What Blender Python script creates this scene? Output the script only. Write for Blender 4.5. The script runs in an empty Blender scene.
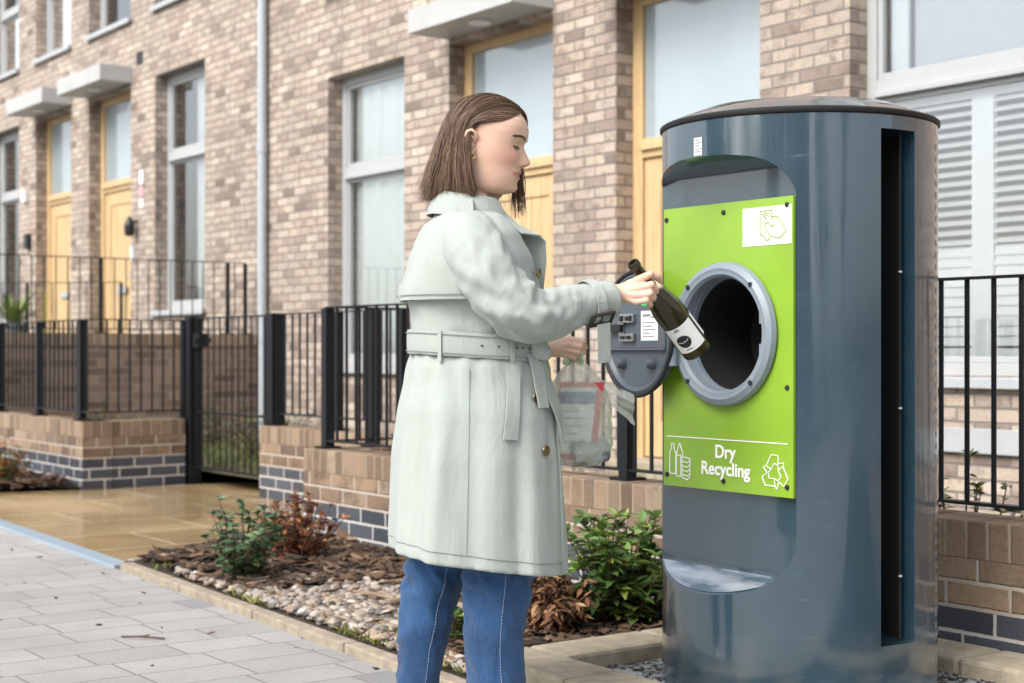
import bpy, bmesh, math, random
from mathutils import Vector, Matrix, noise
random.seed(7)
R = math.radians; PI = math.pi
scn = bpy.context.scene; col = scn.collection
# ---------------------------------------------------------------- camera
cam = bpy.data.objects.new('camera', bpy.data.cameras.new('camera')); col.objects.link(cam)
cam.location = (0, 0, .98); cam.rotation_euler = (R(90), 0, R(53.99))
cam.data.lens = 53.8; cam.data.sensor_width = 36; cam.data.shift_y = .0083
cam.data.clip_start = .05; cam.data.clip_end = 600
cam.data.dof.use_dof = True; cam.data.dof.focus_distance = 3.85; cam.data.dof.aperture_fstop = 4.2
scn.camera = cam
# ---------------------------------------------------------------- sky and sun (bright overcast, light from the street side)
world = bpy.data.worlds.new('World'); scn.world = world; world.use_nodes = True
wn = world.node_tree; bg = wn.nodes['Background']
sky = wn.nodes.new('ShaderNodeTexSky'); sky.sky_type = 'NISHITA'; sky.sun_disc = False
sky.sun_elevation = R(44); sky.sun_rotation = R(172); sky.air_density = 1.0; sky.dust_density = 3.0; sky.ozone_density = 1.0
hs = wn.nodes.new('ShaderNodeHueSaturation'); hs.inputs['Saturation'].default_value = .38
wn.links.new(sky.outputs[0], hs.inputs['Color']); wn.links.new(hs.outputs[0], bg.inputs['Color'])
bg.inputs['Strength'].default_value = .15
sl = bpy.data.lights.new('sun', 'SUN'); sl.energy = 1.5; sl.angle = R(35); sl.color = (1, .96, .9)
sun = bpy.data.objects.new('sun', sl); col.objects.link(sun)
sd = Vector((math.sin(R(172)) * math.cos(R(44)), math.cos(R(172)) * math.cos(R(44)), math.sin(R(44))))
sun.rotation_euler = sd.to_track_quat('Z', 'Y').to_euler(); sun.location = (-8, -12, 12)
scn.view_settings.view_transform = 'Standard'; scn.view_settings.look = 'None'
scn.view_settings.gamma = 1; scn.view_settings.exposure = 1.0
# ---------------------------------------------------------------- helpers
ORG = {}
class MB:
    def __init__(s): s.v = []; s.f = []; s.m = []
    def add(s, vs, fs, m=0):
        k = len(s.v); s.v += [tuple(p) for p in vs]; s.f += [tuple(i + k for i in f) for f in fs]; s.m += [m] * len(fs)
    def box(s, x0, x1, y0, y1, z0, z1, m=0):
        s.add([(x0,y0,z0),(x1,y0,z0),(x1,y1,z0),(x0,y1,z0),(x0,y0,z1),(x1,y0,z1),(x1,y1,z1),(x0,y1,z1)],
              [(0,3,2,1),(4,5,6,7),(0,1,5,4),(1,2,6,5),(2,3,7,6),(3,0,4,7)], m)
    def bar(s, a, b, w, h, m=0, up=(0,0,1)):           # rectangular bar from a to b
        a = Vector(a); b = Vector(b); d = (b - a).normalized(); up = Vector(up)
        if abs(d.dot(up)) > .99: up = Vector((1,0,0))
        x = d.cross(up).normalized() * w / 2; y = x.cross(d).normalized() * h / 2
        s.add([a-x-y, a+x-y, a+x+y, a-x+y, b-x-y, b+x-y, b+x+y, b-x+y],
              [(0,1,2,3),(7,6,5,4),(4,5,1,0),(5,6,2,1),(6,7,3,2),(7,4,0,3)], m)
    def tube(s, pts, r, n=8, m=0, cap=True, flat=1.0):
        pts = [Vector(p) for p in pts]; k = len(pts)
        rr = r if isinstance(r, (list, tuple)) else [r] * k
        vs = []; ref = None
        for i, p in enumerate(pts):
            d = (pts[min(i+1,k-1)] - pts[max(i-1,0)]).normalized()
            if ref is None:
                ref = d.cross(Vector((0,0,1)) if abs(d.z) < .9 else Vector((1,0,0))).normalized()
            ref = (ref - d * ref.dot(d)).normalized(); q = d.cross(ref)
            for j in range(n):
                t = 2*PI*j/n; vs.append(p + ref*rr[i]*math.cos(t) + q*rr[i]*flat*math.sin(t))
        fs = [(i*n+j, i*n+(j+1)%n, (i+1)*n+(j+1)%n, (i+1)*n+j) for i in range(k-1) for j in range(n)]
        if cap: fs += [tuple(range(n-1,-1,-1)), tuple(range((k-1)*n, k*n))]
        s.add(vs, fs, m)
    def rings(s, rings, m=0, cap0=True, cap1=True, closed=True):   # loft through rings of equal count
        n = len(rings[0]); vs = [p for r_ in rings for p in r_]; nn = n if closed else n-1
        fs = [(i*n+j, i*n+(j+1)%n, (i+1)*n+(j+1)%n, (i+1)*n+j) for i in range(len(rings)-1) for j in range(nn)]
        if cap0: fs.append(tuple(range(n-1,-1,-1)))
        if cap1: fs.append(tuple(range((len(rings)-1)*n, len(rings)*n)))
        s.add(vs, fs, m)
    def lathe(s, prof, c=(0,0,0), ax=(0,0,1), n=48, m=0, cap0=True, cap1=True):  # prof: (radius, height)
        ax = Vector(ax).normalized(); c = Vector(c)
        x = ax.cross(Vector((0,0,1)) if abs(ax.z) < .9 else Vector((1,0,0))).normalized(); y = ax.cross(x)
        s.rings([[c + ax*h + (x*math.cos(2*PI*j/n) + y*math.sin(2*PI*j/n))*r for j in range(n)] for r, h in prof], m, cap0, cap1)
    def prism(s, poly, fn, d0, d1, m=0):               # poly in 2D, fn(a,b,d) -> point
        n = len(poly); s.add([fn(a,b,d0) for a,b in poly] + [fn(a,b,d1) for a,b in poly],
            [tuple(range(n)), tuple(range(2*n-1,n-1,-1))] + [(i, i+n, (i+1)%n+n, (i+1)%n) for i in range(n)], m)
    def ball(s, c, r, n=12, m=0, rot=None):
        r = r if isinstance(r, (tuple, list)) else (r,r,r); c = Vector(c)
        def P(i, j):
            a = PI*i/n; b = 2*PI*j/(2*n)
            p = Vector((r[0]*math.sin(a)*math.cos(b), r[1]*math.sin(a)*math.sin(b), r[2]*math.cos(a)))
            return c + (rot @ p if rot else p)
        vs = [P(0,0)] + [P(i,j) for i in range(1,n) for j in range(2*n)] + [P(n,0)]
        w = 2*n; fs = [(0, 1+j, 1+(j+1)%w) for j in range(w)]
        for i in range(n-2):
            fs += [(1+i*w+j, 1+(i+1)*w+j, 1+(i+1)*w+(j+1)%w, 1+i*w+(j+1)%w) for j in range(w)]
        L = len(vs)-1; fs += [(L, 1+(n-2)*w+(j+1)%w, 1+(n-2)*w+j) for j in range(w)]
        s.add(vs, fs, m)
    def mesh(s, name='mesh', off=(0,0,0), fix=True):
        me = bpy.data.meshes.new(name); o = Vector(off)
        me.from_pydata([Vector(p) - o for p in s.v], [], s.f); me.update()
        for p, k in zip(me.polygons, s.m): p.material_index = k
        if fix:
            b = bmesh.new(); b.from_mesh(me); bmesh.ops.recalc_face_normals(b, faces=b.faces); b.to_mesh(me); b.free()
        return me
def thing(name, label, cat, loc=(0,0,0), group=None, rot=0):
    o = bpy.data.objects.new(name, None); col.objects.link(o); o.empty_display_size = .1
    o.location = loc; o.rotation_euler = (0,0,rot); o['label'] = label; o['category'] = cat
    if group: o['group'] = group
    ORG[o.name] = Vector(loc); return o
def tag(o, label=None, cat=None, group=None, kind=None):
    for k, v in (('label',label),('category',cat),('group',group),('kind',kind)):
        if v: o[k] = v
    return o
def obj(name, mb, mat, parent=None, smooth=0, bevel=0, local=False, fix=True):
    off = (0,0,0) if (local or parent is None) else ORG[parent.name]
    me = mb.mesh(name, off, fix) if isinstance(mb, MB) else mb
    for m in (mat if isinstance(mat, (list, tuple)) else [mat]): me.materials.append(m)
    o = bpy.data.objects.new(name, me); col.objects.link(o)
    if parent: o.parent = parent; ORG[o.name] = ORG[parent.name]
    else: ORG[o.name] = Vector((0,0,0))
    if smooth:
        for p in me.polygons: p.use_smooth = True
        if smooth < 180: me.set_sharp_from_angle(angle=R(smooth))
    if bevel:
        b = o.modifiers.new('bevel', 'BEVEL'); b.width = bevel; b.segments = 2; b.limit_method = 'ANGLE'; b.angle_limit = R(40)
    return o
def inst(name, me, loc, parent):                       # a part that shares its mesh with its siblings
    o = bpy.data.objects.new(name, me); col.objects.link(o); o.parent = parent
    o.location = Vector(loc) - ORG[parent.name]; return o
def baked(ob, drop=True):                              # evaluated mesh of a temporary object
    dg = bpy.context.evaluated_depsgraph_get(); dg.update()
    me = bpy.data.meshes.new_from_object(ob.evaluated_get(dg))
    if drop: bpy.data.objects.remove(ob, do_unlink=True)
    return me
def remeshed(mb, voxel, smooth=4, fac=.5):
    o = bpy.data.objects.new('work', mb.mesh('work')); col.objects.link(o)
    r = o.modifiers.new('r', 'REMESH'); r.mode = 'VOXEL'; r.voxel_size = voxel
    sm = o.modifiers.new('s', 'SMOOTH'); sm.iterations = smooth; sm.factor = fac
    me = baked(o); me.materials.clear(); return me
def interp(tab, x):
    if x <= tab[0][0]: return tab[0][1]
    for (a, p), (b, q) in zip(tab, tab[1:]):
        if x <= b:
            t = (x-a)/(b-a); t = t*t*(3-2*t)*.5 + t*.5; return p + (q-p)*t
    return tab[-1][1]
# ---------------------------------------------------------------- materials
def newmat(name):
    m = bpy.data.materials.new(name); m.use_nodes = True; nt = m.node_tree
    return m, nt, nt.nodes['Principled BSDF']
def nd(nt, t, **kw):
    n = nt.nodes.new('ShaderNode' + t)
    for k, v in kw.items():
        if k.startswith('i_'):
            key = k[2:]; n.inputs[int(key) if key.isdigit() else key.replace('_', ' ')].default_value = v
        else: setattr(n, k, v)
    return n
def mth(nt, op, a, b=None, c=None):
    n = nt.nodes.new('ShaderNodeMath'); n.operation = op
    for i, x in enumerate((a, b, c)):
        if x is None: continue
        if isinstance(x, (int, float)): n.inputs[i].default_value = x
        else: nt.links.new(x, n.inputs[i])
    return n.outputs[0]
def ramp(nt, fac, stops, const=False):
    r = nd(nt, 'ValToRGB'); e = r.color_ramp.elements
    if const: r.color_ramp.interpolation = 'CONSTANT'
    while len(e) < len(stops): e.new(.5)
    for x, (p, c) in zip(e, stops): x.position = p; x.color = (*c, 1) if len(c) == 3 else c
    nt.links.new(fac, r.inputs[0]); return r.outputs[0]
def M(name, c, rough=.6, var=.12, scale=12, bump=.0, bscale=60, metal=0, coat=0, spec=.5, sheen=0, stretch=None, rvar=0, emit=None):
    m, nt, p = newmat(name); L = nt.links
    tc = nd(nt, 'TexCoord'); v = tc.outputs['Object']
    if stretch:
        mp = nd(nt, 'Mapping', i_Scale=stretch); L.new(v, mp.inputs[0]); v = mp.outputs[0]
    n = nd(nt, 'TexNoise', i_Scale=scale, i_Detail=5.0, i_Roughness=.6); L.new(v, n.inputs['Vector'])
    lo = tuple(max(0, x*(1-var)) for x in c); hi = tuple(min(1, x*(1+var)) for x in c)
    L.new(ramp(nt, n.outputs['Fac'], [(.3, lo), (.7, hi)]), p.inputs['Base Color'])
    p.inputs['Roughness'].default_value = rough; p.inputs['Metallic'].default_value = metal
    p.inputs['Coat Weight'].default_value = coat; p.inputs['Coat Roughness'].default_value = .08
    p.inputs['Specular IOR Level'].default_value = spec
    if sheen: p.inputs['Sheen Weight'].default_value = sheen
    if rvar:
        n3 = nd(nt, 'TexNoise', i_Scale=scale*.7, i_Detail=6.0); L.new(v, n3.inputs['Vector'])
        mr = nd(nt, 'MapRange', i_1=.35, i_2=.7, i_3=max(.02, rough-rvar), i_4=rough+rvar); L.new(n3.outputs['Fac'], mr.inputs[0]); L.new(mr.outputs[0], p.inputs['Roughness'])
    if bump:
        n2 = nd(nt, 'TexNoise', i_Scale=bscale, i_Detail=4.0); L.new(v, n2.inputs['Vector'])
        b = nd(nt, 'Bump', i_Strength=bump, i_Distance=.01); L.new(n2.outputs['Fac'], b.inputs['Height']); L.new(b.outputs[0], p.inputs['Normal'])
    return m
def islands(name, stops, rough=.6, bump=0, trans=0, sat=0):        # colour picked per separate piece (leaf, pebble, strand)
    m, nt, p = newmat(name); L = nt.links
    g = nd(nt, 'NewGeometry'); L.new(ramp(nt, g.outputs['Random Per Island'], stops), p.inputs['Base Color'])
    p.inputs['Roughness'].default_value = rough
    if trans:
        t = nd(nt, 'BsdfTranslucent'); mx = nd(nt, 'MixShader', i_0=trans); L.new(p.inputs['Base Color'].links[0].from_socket, t.inputs[0])
        L.new(p.outputs[0], mx.inputs[1]); L.new(t.outputs[0], mx.inputs[2]); L.new(mx.outputs[0], nt.nodes['Material Output'].inputs[0])
    if bump:
        n2 = nd(nt, 'TexNoise', i_Scale=90.0, i_Detail=4.0); b = nd(nt, 'Bump', i_Strength=bump, i_Distance=.01); L.new(n2.outputs['Fac'], b.inputs['Height']); L.new(b.outputs[0], p.inputs['Normal'])
    return m
def blocks(name, pal, mortar, bl, bh, mj, axes='wall', shift=.5, rough=.85, blotch=.35, bump=.5, jit=.003, wet=None, blot_col=(.18,.12,.1), stain=.0, phase=0.0):
    """masonry or paving: cells bl x bh with joints mj, one palette colour per cell, blotches inside"""
    m, nt, p = newmat(name); L = nt.links
    g = nd(nt, 'NewGeometry'); sp = nd(nt, 'SeparateXYZ'); L.new(g.outputs['Position'], sp.inputs[0])
    sn = nd(nt, 'SeparateXYZ'); L.new(g.outputs['True Normal'], sn.inputs[0])
    X, Y, Z = sp.outputs
    if axes == 'wall':
        ax = mth(nt, 'GREATER_THAN', mth(nt, 'ABSOLUTE', sn.outputs[0]), .6)
        a = mth(nt, 'ADD', mth(nt, 'MULTIPLY', X, mth(nt, 'SUBTRACT', 1.0, ax)), mth(nt, 'MULTIPLY', Y, ax)); b = Z
    elif axes == 'xy': a, b = X, Y
    else: a, b = Y, X
    nz = nd(nt, 'TexNoise', i_Scale=30.0, i_Detail=3.0); L.new(g.outputs['Position'], nz.inputs['Vector'])
    j = mth(nt, 'MULTIPLY', mth(nt, 'SUBTRACT', nz.outputs['Fac'], .5), jit*2)
    a = mth(nt, 'ADD', a, mth(nt, 'ADD', j, 300*bl + phase)); b = mth(nt, 'ADD', b, mth(nt, 'ADD', j, 300*bh))
    row = mth(nt, 'FLOOR', mth(nt, 'DIVIDE', b, bh))
    if shift == 'rnd':
        wr = nd(nt, 'TexWhiteNoise', noise_dimensions='1D'); L.new(row, wr.inputs['W']); so = wr.outputs['Value']
    else: so = mth(nt, 'MULTIPLY', mth(nt, 'MODULO', row, 2.0), shift)
    ca = mth(nt, 'ADD', mth(nt, 'DIVIDE', a, bl), so); ci = mth(nt, 'FLOOR', ca)
    fa = mth(nt, 'SUBTRACT', ca, ci); fb = mth(nt, 'SUBTRACT', mth(nt, 'DIVIDE', b, bh), row)
    da = mth(nt, 'MULTIPLY', mth(nt, 'MINIMUM', fa, mth(nt, 'SUBTRACT', 1.0, fa)), bl)
    db = mth(nt, 'MULTIPLY', mth(nt, 'MINIMUM', fb, mth(nt, 'SUBTRACT', 1.0, fb)), bh)
    d = mth(nt, 'MINIMUM', da, db)
    mk = nd(nt, 'MapRange', interpolation_type='SMOOTHSTEP', i_1=mj*.35, i_2=mj*.75, i_3=0.0, i_4=1.0); L.new(d, mk.inputs[0]); mask = mk.outputs[0]
    cv = nd(nt, 'CombineXYZ'); L.new(ci, cv.inputs[0]); L.new(row, cv.inputs[1])
    wn_ = nd(nt, 'TexWhiteNoise', noise_dimensions='3D'); L.new(cv.outputs[0], wn_.inputs['Vector'])
    c0 = ramp(nt, wn_.outputs['Value'], pal)
    # blotch: noise sampled with an offset per cell
    va = nd(nt, 'VectorMath', operation='MULTIPLY_ADD'); L.new(wn_.outputs['Color'], va.inputs[0]); va.inputs[1].default_value = (9,9,9); L.new(g.outputs['Position'], va.inputs[2])
    nb = nd(nt, 'TexNoise', i_Scale=9.0, i_Detail=4.0, i_Roughness=.65); L.new(va.outputs[0], nb.inputs['Vector'])
    bm = nd(nt, 'MapRange', i_1=.5, i_2=.72, i_3=0.0, i_4=blotch); L.new(nb.outputs['Fac'], bm.inputs[0])
    mx = nd(nt, 'Mix', data_type='RGBA'); L.new(bm.outputs[0], mx.inputs[0]); L.new(c0, mx.inputs[6]); mx.inputs[7].default_value = (*blot_col, 1)
    nf = nd(nt, 'TexNoise', i_Scale=140.0, i_Detail=3.0); L.new(g.outputs['Position'], nf.inputs['Vector'])
    fm = nd(nt, 'MapRange', i_1=.3, i_2=.7, i_3=.82, i_4=1.15); L.new(nf.outputs['Fac'], fm.inputs[0])
    ml = nd(nt, 'Vector' + 'Math', operation='SCALE'); L.new(mx.outputs[2], ml.inputs[0]); L.new(fm.outputs[0], ml.inputs['Scale'])
    cur = ml.outputs[0]
    if stain:
        ns = nd(nt, 'TexNoise', i_Scale=1.3, i_Detail=5.0); L.new(g.outputs['Position'], ns.inputs['Vector'])
        sm = nd(nt, 'MapRange', i_1=.35, i_2=.7, i_3=1-stain, i_4=1+stain*.4); L.new(ns.outputs['Fac'], sm.inputs[0])
        m3 = nd(nt, 'VectorMath', operation='SCALE'); L.new(cur, m3.inputs[0]); L.new(sm.outputs[0], m3.inputs['Scale']); cur = m3.outputs[0]
    fx = nd(nt, 'Mix', data_type='RGBA'); L.new(mask, fx.inputs[0]); fx.inputs[6].default_value = (*mortar, 1); L.new(cur, fx.inputs[7])
    L.new(fx.outputs[2], p.inputs['Base Color']); p.inputs['Roughness'].default_value = rough
    if wet:
        nw = nd(nt, 'TexNoise', i_Scale=1.1, i_Detail=4.0); L.new(g.outputs['Position'], nw.inputs['Vector'])
        wr_ = nd(nt, 'MapRange', i_1=.38, i_2=.62, i_3=wet[0], i_4=wet[1]); L.new(nw.outputs['Fac'], wr_.inputs[0]); L.new(wr_.outputs[0], p.inputs['Roughness'])
    h = mth(nt, 'ADD', mask, mth(nt, 'MULTIPLY', nf.outputs['Fac'], .35))
    bp = nd(nt, 'Bump', i_Strength=bump, i_Distance=.006); L.new(h, bp.inputs['Height']); L.new(bp.outputs[0], p.inputs['Normal'])
    return m
def glass_mat(name, tint, refl, rough=.0):             # window pane: part mirror, part clear
    m, nt, p = newmat(name); L = nt.links; nt.nodes.remove(p)
    g = nd(nt, 'BsdfGlossy'); g.inputs['Roughness'].default_value = rough; g.inputs['Color'].default_value = (1,1,1,1)
    t = nd(nt, 'BsdfTransparent'); t.inputs[0].default_value = (*tint, 1)
    f = nd(nt, 'Fresnel', i_IOR=1.5); a = mth(nt, 'ADD', mth(nt, 'MULTIPLY', f.outputs[0], 1.0), refl)
    mx = nd(nt, 'MixShader'); L.new(a, mx.inputs[0]); L.new(t.outputs[0], mx.inputs[1]); L.new(g.outputs[0], mx.inputs[2])
    L.new(mx.outputs[0], nt.nodes['Material Output'].inputs[0]); return m
FPAL = [(0,(.19,.145,.12)),(.06,(.30,.235,.195)),(.25,(.42,.335,.275)),(.5,(.48,.395,.32)),(.72,(.41,.335,.28)),(.88,(.55,.465,.385)),(.95,(.43,.365,.305)),(1,(.27,.205,.17))]
m_brick = blocks('facade brick', FPAL, (.2,.17,.15), .225, .075, .012, blotch=.85, blot_col=(.17,.12,.095), bump=.7, stain=.14)
WPAL = [(0,(.13,.09,.06)),(.25,(.22,.15,.1)),(.55,(.30,.21,.135)),(.8,(.25,.175,.12)),(.92,(.33,.25,.175)),(1,(.12,.085,.06))]
m_wbrick = blocks('garden wall brick', WPAL, (.42,.36,.3), .225, .075, .011, blotch=.85, blot_col=(.085,.055,.04), bump=.9, stain=.25, phase=.11)
m_coping = blocks('brick on edge coping', WPAL, (.3,.24,.17), .075, 60.0, .011, shift=0, blotch=.6, blot_col=(.13,.085,.05), bump=.8, stain=.2)
m_blue = blocks('blue engineering brick', [(0,(.035,.04,.052)),(.5,(.055,.062,.078)),(1,(.075,.082,.1))], (.5,.48,.45), .225, .075, .010, blotch=.3, blot_col=(.03,.03,.04), rough=.5, phase=.05)
m_dbrick = blocks('retaining wall brick', [(0,(.13,.085,.06)),(.5,(.21,.145,.105)),(1,(.28,.2,.15))], (.24,.2,.16), .225, .075, .011, blotch=.5, blot_col=(.1,.065,.05), stain=.25)
m_paver = blocks('grey footpath paver', [(0,(.315,.31,.30)),(.5,(.345,.34,.33)),(.96,(.37,.365,.355)),(.97,(.25,.25,.255)),(1,(.25,.25,.255))], (.17,.165,.15), .3, .2, .007, axes='yx', shift='rnd', blotch=.3, blot_col=(.27,.26,.245), rough=.75, bump=.3, jit=.0012, stain=.2)
m_sand = blocks('wet sandstone slab', [(0,(.30,.205,.1)),(.5,(.35,.25,.13)),(1,(.39,.285,.155))], (.52,.43,.29), .9, .6, .016, axes='yx', shift=.5, blotch=.5, blot_col=(.27,.165,.065), bump=.2, wet=(.05,.34), stain=.15)
m_dark = M('black railing paint', (.008,.009,.012), .45, .2, 30, spec=.3)
m_grey = M('grey window paint', (.4,.415,.43), .45, .05)
m_wframe = M('pale grey window frame', (.40,.415,.42), .4, .04)
m_canopy = M('pale grey canopy metal', (.43,.435,.43), .45, .06, 3)
m_oak = M('golden oak door timber', (.55,.39,.205), .45, .2, 6, bump=.06, bscale=30, stretch=(6,6,.5))
m_frost = M('frosted fanlight glass', (.33,.40,.43), .25, .06, 2, spec=.8)
m_frost.node_tree.nodes['Principled BSDF'].inputs['Coat Weight'].default_value = 1; m_frost.node_tree.nodes['Principled BSDF'].inputs['Coat IOR'].default_value = 2.0; m_frost.node_tree.nodes['Principled BSDF'].inputs['Coat Roughness'].default_value = .02
m_glass = glass_mat('window glass', (.86,.9,.9), .22)
m_glassd = glass_mat('clear window glass', (.86,.9,.92), .16)
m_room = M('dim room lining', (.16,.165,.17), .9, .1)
m_curt = M('white net curtain', (.86,.89,.88), .9, .05, 5, stretch=(30,30,.4))
m_shut = M('white shutter paint', (.88,.89,.88), .5, .02)
m_conc = M('buff concrete kerb', (.36,.31,.225), .9, .22, 18, bump=.35, bscale=160)
m_slab = M('wet concrete slab', (.3,.32,.33), .4, .3, 9, bump=.2, bscale=90, rvar=.2)
m_soil = M('dark soil', (.035,.024,.016), .95, .4, 25, bump=.9, bscale=50)
m_strip = M('pale blue drainage strip', (.27,.35,.42), .35, .08, 15)
m_edge = M('buff concrete edging', (.3,.25,.19), .9, .25, 20, bump=.3, bscale=120)
m_pipe = M('grey downpipe', (.4,.43,.46), .4, .05)
m_white = M('white plastic', (.8,.8,.8), .4, .03)
m_black = M('black plastic', (.01,.01,.011), .4, .1)
m_lawn = M('lawn soil', (.07,.065,.03), .95, .4, 12, bump=.6, bscale=60)
m_ground = M('street asphalt', (.12,.12,.12), .85, .2, 8, bump=.2)
# ================================================================ SETTING: ground, path, entrance path, bed, slab
def sheet(name, poly, z, mat):
    b = MB(); b.add([(x,y,z) for x,y in poly], [tuple(range(len(poly)))]); o = obj(name, b, mat, fix=False); o['kind'] = 'structure'
    if o.data.polygons[0].normal.z < 0: o.data.flip_normals()
    return o
sheet('ground', [(-150,-150),(150,-150),(150,150),(-150,150)], -.03, m_ground)
sheet('footpath', [(-60,-3.2),(20,-3.2),(20,2.42),(-3.5,2.44),(-6.62,2.60),(-8.76,2.69),(-60,4.6)], .0, m_paver)
sheet('entrance_path', [(-6.62,2.66),(-6.93,3.75),(-6.95,5.2),(-10.3,5.2),(-10.36,3.9),(-10.62,3.2),(-10.75,2.83)], .006, m_sand)
sheet('garden_ground', [(-13.4,4.78),(-6.8,4.78),(-6.8,3.8),(4,3.8),(4,7),(-13.4,7)], .09, m_lawn)
sheet('planting_bed', [(-6.62,2.64),(-3.5,2.47),(-3.5,3.74),(-6.93,3.74)], .025, m_soil)
sheet('side_bed', [(-10.62,3.2),(-10.36,3.86),(-16,3.86),(-16,3.0),(-10.75,2.86)], .03, m_soil)
sheet('rear_bed', [(-2.1,2.4),(6,2.4),(6,3.74),(-2.1,3.74)], .03, m_soil)
b = MB(); b.bar((-6.6,2.635,.004),(-10.9,2.83,.004),.085,.02); o = obj('drain_strip', b, m_strip); o['kind'] = 'structure'
b = MB()
for k in range(4):
    t0, t1 = k/4+.002, (k+1)/4-.002; A = Vector((-6.55,2.625,.012)); B = Vector((-3.58,2.455,.012)); b.bar(A.lerp(B,t0), A.lerp(B,t1), .06, .04)
b.bar((-6.63,2.68,.012),(-6.9,3.66,.012),.05,.04)
o = obj('path_edging', b, m_edge, bevel=.006); o['kind'] = 'structure'
sheet('concrete_slab', [(-3.4,2.6),(-2.3,2.6),(-2.3,3.55),(-3.4,3.55)], .075, m_slab)
# raised kerb round the slab
def kerbstone(x0,x1,y0,y1):
    b = MB(); b.box(x0,x1,y0,y1,-.02,.124)
    return obj('kerb_stone', b, m_conc, bevel=.012)
n = 0
for (x0,x1,y0,y1,lab) in [(-3.56,-3.377,2.645+.0,3.06,'buff concrete kerb stone beside the leafy green shrub, near end'),(-3.56,-3.377,3.064,3.5,'buff concrete kerb stone running back to the brick wall'),
        (-3.56,-3.15,2.45,2.642,'corner kerb stone just right of the jeans'),(-3.146,-2.6,2.45,2.642,'front kerb stone before the recycling bin'),(-2.596,-2.1,2.45,2.642,'front kerb stone at the bin right foot'),
        (-3.56,-2.716,3.504,3.712,'kerb stone behind the recycling bin'),(-2.712,-2.1,3.504,3.712,'mossy kerb stone against the blue brick base, right of the bin'),(-2.28,-2.1,2.646,3.5,'kerb stone closing the slab on the right')]:
    o = kerbstone(x0,x1,y0,y1); tag(o, lab, 'kerb stone', 'concrete kerb stones round the bin slab')
# ================================================================ HOUSES
V = 6.675; W = 6.82
def facade(u0, u1, z0, z1, ops, v=V, th=.3, deep=.145):
    b = MB(); xs = sorted({u0,u1,*[o[0] for o in ops],*[o[1] for o in ops]}); zs = sorted({z0,z1,*[o[2] for o in ops],*[o[3] for o in ops]})
    for i in range(len(xs)-1):
        for j in range(len(zs)-1):
            cx = (xs[i]+xs[i+1])/2; cz = (zs[j]+zs[j+1])/2
            if any(o[0]<cx<o[1] and o[2]<cz<o[3] for o in ops): continue
            for y in (v, v+th): b.add([(xs[i],y,zs[j]),(xs[i+1],y,zs[j]),(xs[i+1],y,zs[j+1]),(xs[i],y,zs[j+1])],[(0,1,2,3)])
    for (a,c,d,e) in ops:
        b.add([(a,v,d),(a,v+th,d),(a,v+th,e),(a,v,e)],[(0,1,2,3)]); b.add([(c,v,d),(c,v+th,d),(c,v+th,e),(c,v,e)],[(0,1,2,3)])
        b.add([(a,v,e),(a,v+th,e),(c,v+th,e),(c,v,e)],[(0,1,2,3)]); b.add([(a,v,d),(a,v+th,d),(c,v+th,d),(c,v,d)],[(0,1,2,3)])
    return b
def window(house, a, c, d, e, trs=None, sill=True, curtain=None, gl=None, cut=0):
    """painted frame in the opening, with panes, sill and what hangs behind"""
    f = MB(); y0, y1 = W, W+.06; t = .07
    f.box(a,a+t,y0,y1,d,e); f.box(c-t,c,y0,y1,d,e); f.box(a+t,c-t,y0,y1,e-t,e); f.box(a+t,c-t,y0,y1,d,d+t)
    if trs is not None:
        f.box(a+t,c-t,y0,y1,trs-.05,trs+.05); f.box(a+t+.001,c-t-.001,y0-.03,y0-.002,trs-.055,trs-.02)
    # inner sash lines
    for (p,q) in ([(d+t,e-t)] if trs is None else [(d+t,trs-.05),(trs+.05,e-t)]):
        s = .035; f.box(a+t+.001,a+t+s,y0+.012,y1-.005,p+.001,q-.001); f.box(c-t-s,c-t-.001,y0+.012,y1-.005,p+.001,q-.001)
        f.box(a+t+s,c-t-s,y0+.012,y1-.005,q-s,q-.001); f.box(a+t+s,c-t-s,y0+.012,y1-.005,p+.001,p+s)
    w = obj('window', f, m_wframe, house, bevel=.004)
    for (p,q) in ([(d+t,e-t)] if trs is None else [(d+t,trs-.05),(trs+.05,e-t)]):
        g = MB(); g.add([(a+t,W+.035,p),(c-t,W+.035,p),(c-t,W+.035,q),(a+t,W+.035,q)],[(0,1,2,3)]); obj('pane', g, gl or m_glass, w)
    if sill:
        s = MB(); s.box(a-.04,c+.04,V-.05,W-.002,d-.045,d-.003); s.box(a-.038,c+.038,V-.052,V-.046,d-.06,d-.006); obj('sill', s, m_grey, w, bevel=.004)
    if curtain:
        k = MB(); x0, x1 = curtain; nn = 60; pts = []
        for i in range(nn+1):
            x = a + (c-a)*(x0+(x1-x0)*i/nn); pts.append((x, W+.115+.03*math.sin(i*1.35)+.012*math.sin(i*.5+a)))
        k.add([(x,y,z) for z in (d+.02,e-.02) for x,y in pts], [(i,i+1,nn+2+i,nn+1+i) for i in range(nn)]); obj('curtain', k, m_curt, w, smooth=180)
    return w
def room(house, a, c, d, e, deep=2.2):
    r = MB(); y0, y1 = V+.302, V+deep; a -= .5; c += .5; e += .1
    r.add([(a,y0,d),(c,y0,d),(c,y1,d),(a,y1,d),(a,y0,e),(c,y0,e),(c,y1,e),(a,y1,e)],[(0,1,2,3),(4,5,6,7),(3,2,6,7),(0,3,7,4),(1,2,6,5)]); obj('room', r, m_room, house)
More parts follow.
